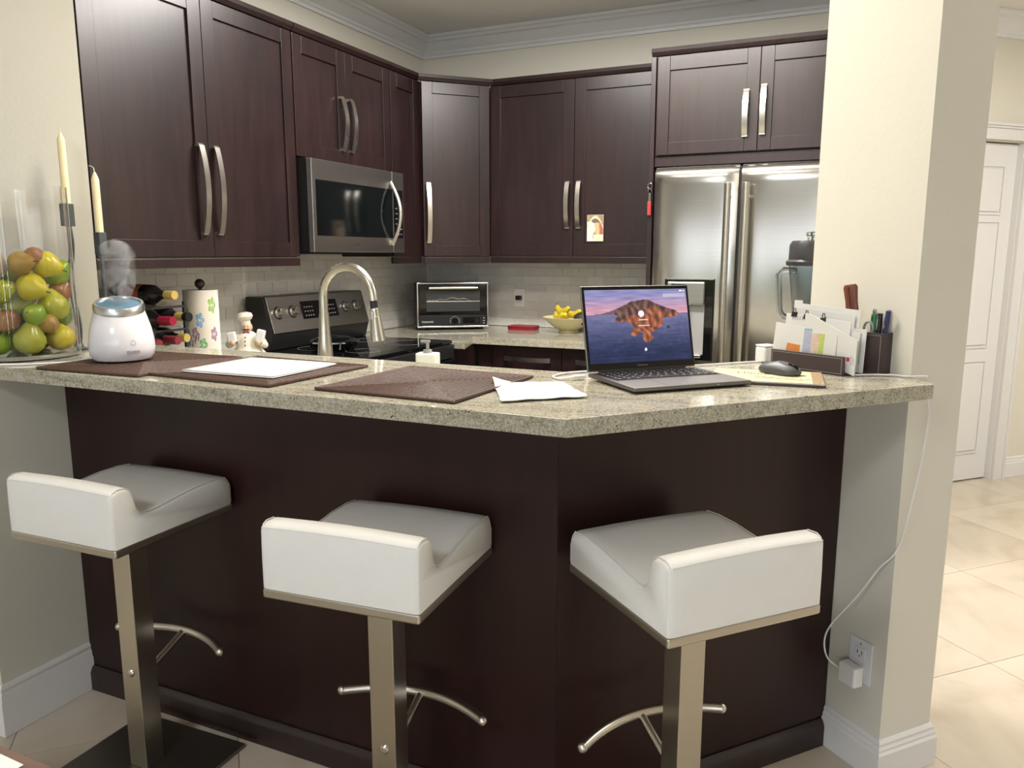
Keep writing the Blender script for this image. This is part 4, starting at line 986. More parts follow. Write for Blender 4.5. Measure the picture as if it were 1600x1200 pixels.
# papers on the middle mat
def textpage(seed, margin=.1):
    rnd = random.Random(seed); rows = 22; words = [[rnd.random() < .82 for _ in range(40)] for _ in range(rows)]
    lens = [rnd.uniform(.5, 1) if rnd.random() < .35 else 1 for _ in range(rows)]
    def f(u, v):
        c_ = (0.68, 0.68, 0.66)
        if margin < u < 1 - margin and .1 < v < .92:
            r_ = (v - .1) / .82 * rows; ri = int(r_)
            if r_ - ri < .42 and (u - margin) / (1 - 2 * margin) < lens[ri] and words[ri][int(u * 39)]: c_ = (.25, .25, .25)
        return c_
    return f
def paper(label, x, y, z, rz, w=.213, h=.276, seed=1, nx=60, ny=90, group=None, cat='paper', curl=0.006):
    p_ = thing('paper_sheet', label, cat, (x, y, z), R(rz), group)
    g = G(); n_ = 10; vs = []
    for j in range(n_ + 1):
        for i in range(n_ + 1):
            u, v = i / n_, j / n_; vs.append((w * (u - .5), h * (v - .5), curl * (max(0, .35 - u) ** 2 * 4) * (1 + v) + .0004 * math.sin(u * 5 + v * 3)))
    g.add(vs, [(j * (n_ + 1) + i, j * (n_ + 1) + i + 1, (j + 1) * (n_ + 1) + i + 1, (j + 1) * (n_ + 1) + i) for j in range(n_) for i in range(n_)])
    o = obj('sheet', g, 'paper', p_, world=False); so = o.modifiers.new('thick', 'SOLIDIFY'); so.thickness = .0006; so.offset = -1
    pr_ = grid_print('print', w * .98, h * .98, nx, ny, textpage(seed), 'print', p_, T(-w * .49, -h * .49, 0))
    for v in pr_.data.vertices:
        u = v.co.x / w + .5; q = v.co.y / h + .5
        v.co.z = curl * (max(0, .35 - u) ** 2 * 4) * (1 + q) + .0004 * math.sin(u * 5 + q * 3) + .0005
    return p_
paper('lower printed sheet of the paper stack on the middle placemat', -1.362, 1.486, 1.0785, -92 + 3, seed=2, w=.24, h=.285, curl=.001, group='papers on the placemat')
paper('topmost printed sheet of the paper stack on the middle placemat', -1.366, 1.494, 1.0806, -90, seed=5, w=.24, h=.285, curl=.001, group='papers on the placemat')

# napkin
nk = thing('napkin', 'crumpled white tissue lying on the bar beside the right placemat', 'napkin', (-.61, 1.50, 1.0705))
quad = [(-.741, 1.540), (-.632, 1.352), (-.492, 1.470), (-.602, 1.615)]
g = G(); n_ = 26; vs = []
for j in range(n_ + 1):
    for i in range(n_ + 1):
        u, v = i / n_, j / n_
        a = Vector(quad[0]).lerp(Vector(quad[1]), u); b = Vector(quad[3]).lerp(Vector(quad[2]), u); p_ = a.lerp(b, v)
        z = 1.0735 + .0022 * (1 + noise.noise(Vector((u * 5, v * 5, 1)))) + .020 * max(0, .3 - math.hypot(u, v)) * 2.2
        q = noise.noise_vector(Vector((u * 4, v * 4, 5))) * .005
        vs.append((p_.x + q.x, p_.y + q.y, z))
g.add(vs, [(j * (n_ + 1) + i, j * (n_ + 1) + i + 1, (j + 1) * (n_ + 1) + i + 1, (j + 1) * (n_ + 1) + i) for j in range(n_) for i in range(n_)])
o = obj('tissue', g, 'tissue', nk, smooth=60); so = o.modifiers.new('thick', 'SOLIDIFY'); so.thickness = .0018

# ------------------------------------------------------------------ diffuser with steam
df = thing('aroma_diffuser', 'white egg-shaped aroma diffuser with blue top on a placemat', 'diffuser', (-1.812, 1.458, 1.0775), R(51))
def slant(g_):                                     # the open top is cut on a slope towards the room
    for i, v in enumerate(g_.v):
        k_ = max(0.0, min(1.0, (v.z - .085) / .05)); g_.v[i] = Vector((v.x, v.y, v.z + v.y * .24 * k_))
    return g_
obj('shell', slant(G().lathe([(0, 0), (.056, .0), (.070, .004), (.079, .016), (.082, .034), (.081, .056), (.076, .085), (.069, .110), (.063, .130), (.061, .138), (.050, .138), (.050, .127)], 48)), 'white_gloss', df, world=False)
obj('silver_ring', slant(G().lathe([(.0625, .134), (.0635, .139), (.0625, .150), (.060, .155), (.0550, .155), (.053, .149), (.053, .134)], 48, closed=True)), 'alu_light', df, world=False)
obj('water_tank', slant(G().lathe([(.0532, .151), (.051, .128), (.043, .115), (0, .112)], 40)), 'inner_blue', df, world=False)
def wrap(o_, x0, z0, r_):
    for v in o_.data.vertices:
        x_ = v.co.x + x0; z_ = v.co.y + z0; a = x_ / r_; rz_ = r_ - max(0, z_ - .034) * .10
        v.co = Vector((rz_ * math.sin(a), -rz_ * math.cos(a) - .0006 + v.co.z, z_))
g_ = text('lettering', 'pure', .018, 'grey', df, Matrix.Identity(4), extrude=.0005); wrap(g_, .010, .024, .0822)
pw = G().tube([(.006 * math.cos(a), .006 * math.sin(a), 0) for a in [R(110 + i * 16) for i in range(21)]], .0007, 6).box(-.0006, .0006, .002, .008, -.0004, .0006)
pw = obj('power_mark', pw, 'grey', df, world=False); wrap(pw, .028, .052, .0822)
# steam: a real volume
m, t, p = nmat('steam'); M['steam'] = m
t.nodes.remove(p); out = [n for n in t.nodes if n.type == 'OUTPUT_MATERIAL'][0]
vol = t.nodes.new('ShaderNodeVolumePrincipled'); vol.inputs['Color'].default_value = (1, 1, 1, 1)
tc = t.nodes.new('ShaderNodeTexCoord')
n1 = t.nodes.new('ShaderNodeTexNoise'); n1.inputs['Scale'].default_value = 26; n1.inputs['Detail'].default_value = 4; n1.inputs['Distortion'].default_value = 1.0
t.links.new(tc.outputs['Object'], n1.inputs['Vector']); r_ = ramp(t, [(.40, (0, 0, 0)), (.64, (1, 1, 1))]); t.links.new(n1.outputs['Fac'], r_.inputs['Fac'])
mu = t.nodes.new('ShaderNodeMath'); mu.operation = 'MULTIPLY'; mu.inputs[1].default_value = 60.0
vm = t.nodes.new('ShaderNodeVectorMath'); vm.operation = 'MULTIPLY'; vm.inputs[1].default_value = (1, 1, 0); t.links.new(tc.outputs['Object'], vm.inputs[0])
vl = t.nodes.new('ShaderNodeVectorMath'); vl.operation = 'LENGTH'; t.links.new(vm.outputs[0], vl.inputs[0])
fr_ = t.nodes.new('ShaderNodeMapRange'); fr_.inputs['From Min'].default_value = .012; fr_.inputs['From Max'].default_value = .046; fr_.inputs['To Min'].default_value = 1; fr_.inputs['To Max'].default_value = 0
t.links.new(vl.outputs['Value'], fr_.inputs['Value'])
m3 = t.nodes.new('ShaderNodeMath'); m3.operation = 'MULTIPLY'; t.links.new(r_.outputs['Color'], m3.inputs[0]); t.links.new(fr_.outputs[0], m3.inputs[1])
t.links.new(m3.outputs[0], mu.inputs[0]); t.links.new(mu.outputs[0], vol.inputs['Density']); t.links.new(vol.outputs[0], out.inputs['Volume'])
g = G(); n = 20; rows = []; vs = []
prof = [(.0, .018, 0), (.02, .026, .0), (.05, .040, -.002), (.08, .046, -.002), (.105, .050, -.006), (.125, .050, -.010), (.145, .044, -.012), (.160, .028, -.012), (.166, .006, -.012)]
for z_, r2, ox in prof:
    for i in range(n):
        a = 2 * math.pi * i / n; k_ = 1 + .25 * noise.noise(Vector((math.cos(a) * 1.5, math.sin(a) * 1.5, z_ * 28)))
        vs.append((ox + r2 * k_ * math.cos(a), r2 * k_ * math.sin(a), z_))
g.add(vs, [(j * n + i, j * n + (i + 1) % n, (j + 1) * n + (i + 1) % n, (j + 1) * n + i) for j in range(len(prof) - 1) for i in range(n)] + [list(range(n))[::-1], [(len(prof) - 1) * n + i for i in range(n)]])
st_ = obj('steam', g, 'steam', None, world=False); st_.location = (-1.805, 1.462, 1.232); st_['kind'] = 'stuff'; tag(st_, 'puff of white steam rising from the diffuser', 'steam')

# ------------------------------------------------------------------ glass vase and pears
vc = (-2.18, 1.43)
vs_ = thing('glass_vase', 'big clear glass cylinder vase full of artificial pears', 'vase', (vc[0], vc[1], 1.0705))
obj('glass', G().lathe([(0, 0), (.140, 0), (.145, .004), (.145, .476), (.1425, .476), (.1410, .014), (0, .012)], 72), 'glass', vs_, world=False, smooth=30)
LP = [(-2.085, 1.409, 1.269, .040, 'y', (1, .2, -.25)), (-2.13, 1.513, 1.306, .040, 'g', (.3, .6, .6)), (-2.084, 1.455, 1.331, .038, 'y', (.8, .6, -.4)), (-2.090, 1.425, 1.352, .028, 'r', (-.6, -.2, -.3)), (-2.138, 1.34, 1.331, .038, 't', (0, .3, 1)),
      (-2.086, 1.386, 1.336, .033, 't', (.8, .2, .1)), (-2.096, 1.471, 1.215, .043, 'o', (-.4, .1, 1)), (-2.146, 1.402, 1.217, .042, 'p', (.5, -1, -.1)), (-2.122, 1.515, 1.252, .032, 'r', (.2, .5, .6)), (-2.128, 1.512, 1.184, .036, 'd', (.3, .4, .8)),
      (-2.078, 1.402, 1.196, .031, 'g', (.4, -.8, .2)), (-2.078, 1.440, 1.166, .028, 't', (-.6, -.8, -.5)), (-2.103, 1.491, 1.124, .039, 'y', (-.5, .0, .8)), (-2.093, 1.392, 1.127, .042, 'o', (.1, .1, 1)), (-2.148, 1.336, 1.123, .038, 'g', (.1, .1, 1)),
      (-2.113, 1.349, 1.181, .032, 'r', (.1, -.5, -.6)), (-2.123, 1.345, 1.261, .035, 'o', (.5, .5, .3)), (-2.22, 1.337, 1.121, .036, 'g', (0, 0, 1)), (-2.23, 1.518, 1.121, .036, 'y', (0, 0, 1)), (-2.167, 1.405, 1.121, .036, 'o', (0, .3, 1)),
      (-2.239, 1.448, 1.121, .036, 't', (0, 0, 1)), (-2.174, 1.476, 1.121, .036, 'g', (.2, 0, 1)), (-2.218, 1.39, 1.167, .036, 'y', (.5, 0, 1)), (-2.187, 1.329, 1.183, .036, 'p', (.2, 0, 1)), (-2.201, 1.457, 1.183, .036, 'd', (.2, .2, 1)),
      (-2.208, 1.527, 1.187, .036, 't', (.2, 0, .5)), (-2.18, 1.45, 1.25, .038, 'y', (.2, .4, .6)), (-2.20, 1.37, 1.24, .036, 't', (.2, .4, .6)), (-2.19, 1.50, 1.30, .036, 'g', (.2, .1, .6)), (-2.17, 1.40, 1.31, .036, 'o', (.6, .1, .6))]
PL = ['yellow pear lying sideways at the front of the vase, upper middle', 'bright green pear on the upper right of the vase', 'yellow pear topmost at the back of the vase', 'russet pear peeking out topmost behind the yellow one', 'tan pear at the upper left edge of the vase',
      'tan pear lying between the upper left pear and the yellow pears', 'large olive-yellow pear in the middle right of the vase', 'pale green pear showing its blossom end at the left', 'russet brown pear at the right edge of the vase', 'deep green pear low at the right edge of the vase',
      'small green pear with dark blossom end in the vase centre', 'small tan pear with a dark stem pointing down left', 'yellow pear on the vase floor at the right', 'olive-yellow pear on the vase floor in the middle', 'green pear on the vase floor at the left',
      'reddish pear in the lower left of the vase', 'olive pear below the tan pear at the left edge']
CN = {'y': 'yellow', 'g': 'green', 'o': 'olive', 'p': 'pale green', 'd': 'deep green', 't': 'tan', 'r': 'russet'}
for i, (x, y, z, r, k, ax) in enumerate(LP):
    lb = PL[i] if i < len(PL) else 'artificial pear hidden deep inside the vase behind the front pears'
    pe = thing('pear', lb, 'pear', (x, y, z), 0, 'pears in the vase' if i < len(PL) else 'pears deep in the vase')
    q = Vector(ax).normalized().to_track_quat('Z', 'Y').to_matrix().to_4x4()
    prof = [(0, -.90), (.22, -.98), (.55, -.88), (.84, -.58), (.97, -.18), (.93, .20), (.74, .55), (.54, .85), (.42, 1.05), (.26, 1.20), (.08, 1.25), (0, 1.22)]
    obj('fruit', G().lathe([(a * r, b * r * (.93 if b > 0 else .95)) for a, b in prof], 28, q), PEARS[k], pe, world=False, smooth=60)
    obj('stem', G().tube([(0, 0, 1.10 * r), (.002, 0, 1.26 * r), (.005, 0, 1.42 * r)], .0016, 6, mtx=q), 'stem', pe, world=False)

# ------------------------------------------------------------------ candles
def candle(label, x, y, z0, z1, lean=(0, 0), bent=False):
    c_ = thing('taper_candle', label, 'candle', (x, y, z0), 0, 'ivory taper candles')
    h = z1 - z0 - .022
    obj('wax', G().lathe([(0, 0), (.0112, 0), (.0105, h), (.0085, h + .008), (.003, h + .022), (0, h + .023)], 20), 'wax', c_, world=False)
    wk = [(0, 0, h + .02), (0, 0, h + .03), (0.001, 0, h + .036)] if not bent else [(0, 0, h + .02), (-.002, 0, h + .034), (-.010, -.002, h + .040), (-.018, -.002, h + .041)]
    obj('wick', G().tube(wk, .0013, 6), 'wick', c_, world=False)
def holder(label, x, y, ztop, wavy):
    c_ = thing('candle_holder', label, 'candle holder', (x, y, 1.0705), 0, 'dark iron candle holders'); h = ztop - 1.0705; q_ = .55 if wavy else 1
    obj('cup', G().prism([(-.013, -.013), (.013, -.013), (.013, .013), (-.013, .013)], h - .066, h - .0005), 'iron', c_, bevel=.002, world=False)
    pts = [(wavy * .010 * math.sin(t_ * 9), 0, .006 + (h - .072) * t_) for t_ in [i / 20 for i in range(21)]]
    obj('stem', G().tube(pts, .0045 if wavy else .006, 10), 'iron', c_, world=False)
    obj('foot', G().lathe([(0, 0), (.040 * q_, 0), (.042 * q_, .004), (.020 * q_, .010), (.008, .020), (0, .022)], 28), 'iron', c_, world=False)
candle('taller ivory taper candle seen behind the vase', -2.172, 1.600, 1.508, 1.711)
holder('wavy iron candle holder standing behind the vase', -2.172, 1.600, 1.508, 1)
candle('lower ivory taper candle with drooping wick beside the dark cabinet', -2.078, 1.628, 1.424, 1.597, bent=True)
holder('straight iron candle holder between vase and diffuser', -2.078, 1.628, 1.424, 0)

# ------------------------------------------------------------------ cables
def spline(pts, n=8):
    pts = [Vector(p) for p in pts]; out = []
    for i in range(len(pts) - 1):
        p0 = pts[max(i - 1, 0)]; p1 = pts[i]; p2 = pts[i + 1]; p3 = pts[min(i + 2, len(pts) - 1)]
        for k_ in range(n):
            t_ = k_ / n; out.append(.5 * ((2 * p1) + (-p0 + p2) * t_ + (2 * p0 - 5 * p1 + 4 * p2 - p3) * t_ ** 2 + (-p0 + 3 * p1 - 3 * p2 + p3) * t_ ** 3))
    out.append(pts[-1]); return out
cb = obj('power_cable', G().tube(spline([(-1.905, 1.43, 1.083), (-1.93, 1.40, 1.0735), (-1.965, 1.345, 1.0735), (-2.01, 1.300, 1.0735), (-2.055, 1.267, 1.0735), (-2.064, 1.256, 1.062), (-2.066, 1.255, 1.03), (-2.06, 1.252, .97), (-2.055, 1.25, .93), (-2.07, 1.245, .90), (-2.115, 1.235, .85), (-2.16, 1.22, .80), (-2.20, 1.21, .70), (-2.22, 1.20, .30)]), .0024, 8), 'white', None)
tag(cb, 'thin white cable of the diffuser hanging over the left bar edge', 'cable')

# ------------------------------------------------------------------ laptop
lp = thing('laptop', 'open dark grey laptop showing a rocky island picture', 'laptop', (-0.572, 1.705, 1.0705), R(45))
LW, LD = .297, .218
bse = obj('base', G().box(0, LW, -LD, 0, .004, .0135), 'alu', lp, bevel=.003, segs=3, world=False)
obj('keyboard_well', G().box(.012, LW - .012, -.122, -.012, .0134, .0138), 'key', lp, world=False)
g = G(); gl = G(); rows = [(14, .009), (14, .0155), (14, .0155), (13, .0155), (12, .0155), (9, .0155)]
yy = -.0145; rnd = random.Random(3)
for ri, (n_, kh) in enumerate(rows):
    tot = LW - .030; kw = tot / n_
    widths = [kw] * n_
    if ri == 5: widths = [kw * .75] * 3 + [kw * 3.2] + [kw * .61] * 5; sc_ = tot / sum(widths); widths = [w_ * sc_ for w_ in widths]
    x_ = .015
    for w_ in widths:
        g.box(x_ + .001, x_ + w_ - .001, yy - kh, yy, .0138, .0150)
        gl.box(x_ + w_ / 2 - .0018, x_ + w_ / 2 + .0018, yy - kh * .62, yy - kh * .40, .01502, .0151); x_ += w_
    yy -= kh + .0022
o = obj('keys', g, 'key', lp, world=False); o['kind'] = 'stuff'
obj('key_legends', gl, 'keyprint', lp, world=False)['kind'] = 'stuff'
obj('trackpad', G().box(LW / 2 - .062, LW / 2 + .062, -.212, -.130, .0135, .0138), 'alu', lp, bevel=.0001, world=False)
obj('power_port_led', G().box(LW - .09, LW - .087, -LD - .0004, -LD + .001, .008, .010), 'keyprint', lp, world=False)
LM = T(0, .001, .0145) @ RX(-13.5)              # lid frame: local x, z up the lid, front -y
lid = obj('lid', G().box(0, LW, 0, .0055, .001, .2055, LM), 'alu', lp, bevel=.003, segs=3, world=False)
obj('hinge', G().cyl((.03, .002, .0135), (LW - .03, .002, .0135), .0045, n=12), 'black', lp, world=False)
obj('bezel', G().box(.0025, LW - .0025, -.0008, .0006, .004, .203, LM), 'black_gloss', lid, world=False)
ISLE = [(.07, .664), (.15, .675), (.23, .705), (.35, .77), (.44, .836), (.50, .845), (.585, .86), (.63, .84), (.68, .80), (.78, .74), (.866, .705), (.89, .68), (.915, .64), (.84, .607), (.73, .59), (.75, .55), (.73, .49), (.66, .426), (.61, .39), (.634, .32), (.60, .28), (.56, .254), (.524, .31), (.537, .41), (.494, .39), (.44, .344), (.41, .377), (.45, .475), (.40, .56), (.268, .55), (.275, .60), (.30, .64), (.25, .664)]
def inpoly(x, y, P):
    r_ = False; k = len(P)
    for i in range(k):
        (x1, y1), (x2, y2) = P[i], P[i - 1]
        if (y1 > y) != (y2 > y) and x < (x2 - x1) * (y - y1) / (y2 - y1) + x1: r_ = not r_
    return r_
def wall(u, v):
    f = lambda *a: srgb(*a)
    n1 = noise.noise(Vector((u * 5, v * 5, 0))); n2 = noise.noise(Vector((u * 22, v * 22, 3))); n3 = noise.noise(Vector((u * 6, v * 38, 7)))
    hor = .665
    if v > hor:                                   # dusk sky
        t_ = (v - hor) / (1 - hor); c0, c1 = (208, 150, 160), (128, 128, 176)
        c_ = [a + (b - a) * min(1, t_ * 1.2) for a, b in zip(c0, c1)]; c_ = [x_ + 26 * n3 for x_ in c_]
    else:
        t_ = (hor - v) / hor; c0, c1 = (112, 112, 150), (30, 40, 74)
        c_ = [a + (b - a) * min(1, t_ * 1.25) for a, b in zip(c0, c1)]; c_ = [x_ + 14 * n3 + 8 * n2 for x_ in c_]
    if inpoly(u, v, ISLE):
        sh = .55 + .9 * noise.noise(Vector((u * 30, v * 14, 4))) + .35 * math.sin(u * 70 + v * 30 + 7 * n1)
        up = max(0, min(1, (v - .62 - .10 * n1 * 3) / .07))
        lo_ = [184, 108, 78]; hi_ = [122, 88, 82]
        c_ = [(a * (1 - up) + b * up) * (.52 + .46 * max(0, min(1.15, sh))) for a, b in zip(lo_, hi_)]
        if u < .27: c_ = [112, 84, 100]
    if (u - .787) ** 2 * 1.2 + (v - .467) ** 2 < .00035: c_ = [60, 44, 56]
    if n2 > .28 and .25 < v < .40 and .5 < u < .74 and not inpoly(u, v, ISLE) and inpoly(u, v + .035, ISLE): c_ = [190, 180, 190]
    if v > .955: c_ = [x_ * .85 + 20 for x_ in c_]
    for (a0, a1, b0, b1, cc) in ((.50, .59, .575, .583, 235), (.49, .60, .487, .497, 225), (.52, .57, .13, .138, 215), (.76, .99, .885, .935, 205), (.93, .96, .965, .98, 240), (.97, .985, .965, .98, 240)):
        if a0 < u < a1 and b0 < v < b1: c_ = [.45 * x_ + .55 * cc for x_ in c_] if cc == 205 else [cc] * 3
    if math.hypot((u - .53) * 1.6, v - .662) < .046: c_ = [232, 222, 226]
    if math.hypot((u - .545) * 1.6, v - .165) < .022: c_ = [225, 225, 228]
    return f(*[max(0, min(255, x_)) for x_ in c_])
grid_print('screen', LW - .017, .176, 176, 112, wall, 'screen', lid, LM @ T(.0085, -.0012, .0195) @ RX(90))
text('lettering', 'MacBook Pro', .0052, 'grey', lid, LM @ T(LW / 2, -.0010, .0095) @ RX(90), extrude=.0001, align='CENTER')
for x_ in (.03, LW - .03):
    for y_ in (-.03, -LD + .03): obj('foot', G().cyl((x_, y_, 0), (x_, y_, .005), .006, n=12), 'black', lp, world=False)

cb = thing('charging_cable', 'white laptop charging cable running round the bar end to the outlet', 'cable', (0, 2.0, 1.0705))
obj('connector', G().box(-.034, -.002, -.005, .005, .003, .011, T(-.574, 1.700, 1.0705) @ RZ(45)), 'white', cb, bevel=.002)
pts = [(-.598, 1.676, 1.0775), (-.628, 1.665, 1.0735), (-.655, 1.695, 1.0735), (-.640, 1.760, 1.0735), (-.575, 1.83, 1.0735), (-.50, 1.905, 1.0735), (-.41, 1.985, 1.0735), (-.33, 2.065, 1.0735), (-.265, 2.135, 1.0735), (-.215, 2.172, 1.0735), (-.165, 2.18, 1.0735), (-.12, 2.20, 1.0735), (-.098, 2.215, 1.0735)]
obj('desk_run', G().tube(spline(pts), .0023, 8), 'white', cb)
Qa = lambda a, b, z: tuple(Q + U * a + N * b) + (z,)      # along face B, off it, height
def QA(s, o): p_ = Q + N * s - U * o; return p_
pts = [(.000, 2.010, 1.0735), (.045, 2.033, 1.0735), (.085, 2.044, 1.0735), (.116, 2.036, 1.0735)] + [Qa(.020, -.022, 1.0735), Qa(.040, -.012, 1.068), Qa(.050, -.008, 1.045), Qa(.056, -.007, 1.01)]
p2 = [Qa(.062, -.008, z) for z in (.985,)] + [Qa(.065, -.006, .945), Qa(.050, -.006, .825), Qa(.004, -.006, .65)]
p3 = [(*QA(.03, .020), .575), (*QA(.075, .030), .49), (*QA(.135, .050), .385), (*QA(.15, .055), .33), (*QA(.14, .05), .285), (*QA(.118, .030), .262)]
obj('hanging_run', G().tube(spline(pts + p2 + p3), .0023, 8), 'white', cb)
# outlet + charger on the angled wall face
ang = math.degrees(math.atan2(-N.y, -N.x))               # local x runs from far to near along the face
oo = Q + N * .075 - U * .0005
wo = thing('wall_outlet', 'white wall outlet low on the white wall end, charger plugged in', 'outlet', (oo.x, oo.y, .302), R(ang))
obj('plate', G().box(-.036, .036, -.005, 0, -.058, .058), 'outlet', wo, bevel=.002, world=False)
obj('socket', G().box(-.017, .017, -.0075, -.005, .006, .036), 'outlet', wo, bevel=.001, world=False)
obj('socket', G().box(-.017, .017, -.0075, -.005, -.036, -.006), 'outlet', wo, bevel=.001, world=False)
obj('slots', G().box(-.008, -.006, -.0082, -.0075, .018, .028).box(.006, .008, -.0082, -.0075, .018, .028).cyl((0, -.0075, .012), (0, -.0082, .012), .002, n=10), 'slot', wo, world=False)
obj('screw', G().cyl((0, -.005, 0.046), (0, -.0058, 0.046), .003, n=10), 'grey', wo, world=False)
oc_ = Q + N * .080 - U * .010
ch = obj('charger_block', G().box(-.030, .026, -.034, 0, -.026, .030), 'white', None, bevel=.006, segs=3, world=False)
ch.location = (oc_.x, oc_.y, .262); ch.rotation_euler = (0, 0, R(ang)); tag(ch, 'square white charger block plugged into the low wall outlet', 'charger')

# ------------------------------------------------------------------ planner pad, mouse
pd = thing('desk_pad', 'cream desk notepad with brown border under the mouse', 'notepad', (-.305, 1.772, 1.0705), R(5))
PW, PH = .250, .195
obj('board', G().box(0, PW, 0, PH, 0, .0055), 'leather_brown', pd, bevel=.001, world=False)
obj('pages', G().box(.002, PW - .002, .002, PH - .002, .0056, .0075), 'paper', pd, world=False)
def padf(u, v):
    c_ = srgb(206, 196, 158); n_ = noise.noise(Vector((u * 9, v * 9, 2))); c_ = tuple(x_ * (1 + .10 * n_) for x_ in c_)
    if u > .90 or v < .03 or v > .95: c_ = tuple(x_ * (.7 + .5 * noise.noise(Vector((u * 40, v * 40, 0)))) for x_ in srgb(176, 150, 112))
    if .80 < v < .82: c_ = srgb(150, 122, 92)
    if abs(v - (.34 - .18 * (u - .3) + .02 * math.sin(u * 14))) < .012 and .35 < u < .85: c_ = srgb(40, 34, 32)
    if abs(v - (.44 - .22 * (u - .3))) < .012 and .38 < u < .9: c_ = srgb(40, 34, 32)
    return c_
grid_print('printed_page', PW - .004, PH - .004, 90, 70, padf, 'print', pd, T(.002, .002, .0078))
text('lettering', 'Home Office', .030, 'towel_core', pd, T(.055, .118, .0080) @ RZ(-2), extrude=.0001)
ms = thing('mouse', 'dark grey low computer mouse on the cream pad', 'mouse', (-.165, 1.925, 1.0790), R(-36))
g = G(); n_, m_ = 28, 10; vs = []
for j in range(m_ + 1):
    t_ = j / m_
    for i in range(n_):
        a = 2 * math.pi * i / n_; c_, s_ = math.cos(a), math.sin(a); k_ = (abs(c_) ** 2.6 + abs(s_) ** 2.6) ** (-1 / 2.6)
        x_ = .056 * k_ * c_; y_ = .030 * k_ * s_; sc_ = math.cos(t_ * math.pi / 2) ** .55 if t_ < 1 else .0
        h_ = .006 + (.019 + .006 * math.cos(x_ * 20)) * t_ ** .9
        vs.append((x_ * max(sc_, .001), y_ * max(sc_, .001), h_))
base_ = [(v[0] * .93, v[1] * .93, 0) for v in vs[:n_]]; vs = base_ + vs
g.add(vs, [(j * n_ + i, j * n_ + (i + 1) % n_, (j + 1) * n_ + (i + 1) % n_, (j + 1) * n_ + i) for j in range(m_ + 1) for i in range(n_)] + [list(range(n_))[::-1]])
obj('shell', g, 'mouse', ms, smooth=60, world=False)
obj('scroll_wheel', G().cyl((.030, -.003, .0235), (.030, .003, .0235), .0045, n=14), 'black', ms, world=False)
obj('button_split', G().box(.012, .054, -.0004, .0004, .012, .0245), 'black', ms, world=False)

# ------------------------------------------------------------------ desk organizer and what is in it
ORG = Vector((-.202, 2.107)); od = Vector((.8536, -.5209)); ang_o = math.degrees(math.atan2(od.y, od.x))
og = thing('desk_organizer', 'dark brown leatherette desk organizer with pale stitching', 'organizer', (ORG.x, ORG.y, 1.0705), R(ang_o))
obj('bottom', G().box(0, .207, 0, .030, 0, .004).box(.06, .207, .030, .085, 0, .004), 'leather_brown', og, bevel=.001, world=False)
obj('front_panel', G().box(0, .207, -.004, .004, .0, .046), 'leather_brown', og, bevel=.001, world=False)
obj('divider', G().box(.0, .150, .042, .046, .0, .075), 'leather_brown', og, bevel=.001, world=False)
g = G()
for (a, b, c_, d_) in ((.004, .203, .041, .0418), (.004, .203, .004, .0048), (.004, .0048, .0048, .041), (.2022, .203, .0048, .041)): g.box(a, b, -.0046, -.0039, c_, d_)
obj('stitching', g, 'stitch', og, world=False)
px0, px1, py0, py1 = .198, .246, .090, .150
g = G().box(px0, px1, py0, py0 + .004, 0, .100).box(px0, px1, py1 - .004, py1, 0, .100).box(px0, px0 + .004, py0 + .004, py1 - .004, 0, .100).box(px1 - .004, px1, py0 + .004, py1 - .004, 0, .100).box(px0, px1, py0, py1, 0, .003)
obj('pen_cup', g, 'leather_brown', og, bevel=.0008, world=False)
g = G()
for (a, b, c_, d_) in ((px0 + .004, px1 - .004, .094, .0948), (px0 + .004, px0 + .0048, .004, .094), (px1 - .0048, px1 - .004, .004, .094)): g.box(a, b, py0 - .0006, py0, c_, d_)
obj('cup_stitching', g, 'stitch', og, world=False)
obj('link', G().box(.19, .25, .083, .092, 0, .004).box(.15, .207, .03, .092, 0, .004), 'leather_brown', og, world=False)
def envelope(label, x0, yo, w, h, z0=.005, tilt=0, lean=6, prints=(), group='letters in the organizer', poly=None, name='envelope'):
    """stands in the organizer; local x along its front"""
    e_ = thing(name, label, 'envelope' if name == 'envelope' else 'paper', tuple(ORG + od * x0 + Vector((-od.y, od.x)) * yo) + (1.0705 + z0,), R(ang_o), group)
    mt = RX(-lean) @ RY(tilt)
    pl = poly or [(0, 0), (w, 0), (w, h), (0, h)]
    g = G(); k_ = len(pl); vs = [mt @ Vector((a, y_, b)) for y_ in (0, .0016) for a, b in pl]
    g.add(vs, [list(range(k_)), [k_ + i for i in range(k_)][::-1]] + [(i, (i + 1) % k_, k_ + (i + 1) % k_, k_ + i) for i in range(k_)])
    obj('sheet', g, 'paper', e_, world=False, bevel=.0002)
    for (a0, a1, b0, b1, mm) in prints: obj('print', G().box(a0, a1, -.0006, .0001, b0, b1, mt), mm, e_, world=False)
    return e_
M['orange'] = mat('orange_ink', (.72, .26, .06), .6, var=.3, vscale=160); M['ltblue'] = mat('blue_ink', (.20, .42, .62), .6); M['lilac'] = mat('lilac_ink', (.42, .45, .58), .6, var=.2, vscale=90)
M['lime'] = mat('lime_ink', (.48, .58, .14), .6, var=.25, vscale=110); M['pinkish'] = mat('pink_beige_ink', (.66, .50, .42), .6, var=.2, vscale=110); M['crimson'] = mat('crimson_ink', (.45, .02, .12), .6); M['inkgrey'] = mat('grey_ink', (.38, .38, .40), .6)
envelope('white envelope with orange print at the left front of the organizer', .004, .0150, .17, .108, z0=.005, lean=5, tilt=4, prints=((.022, .080, .040, .060, 'orange'),), poly=[(-.018, .0), (.168, 0), (.168, .075), (.06, .106), (-.022, .108)])
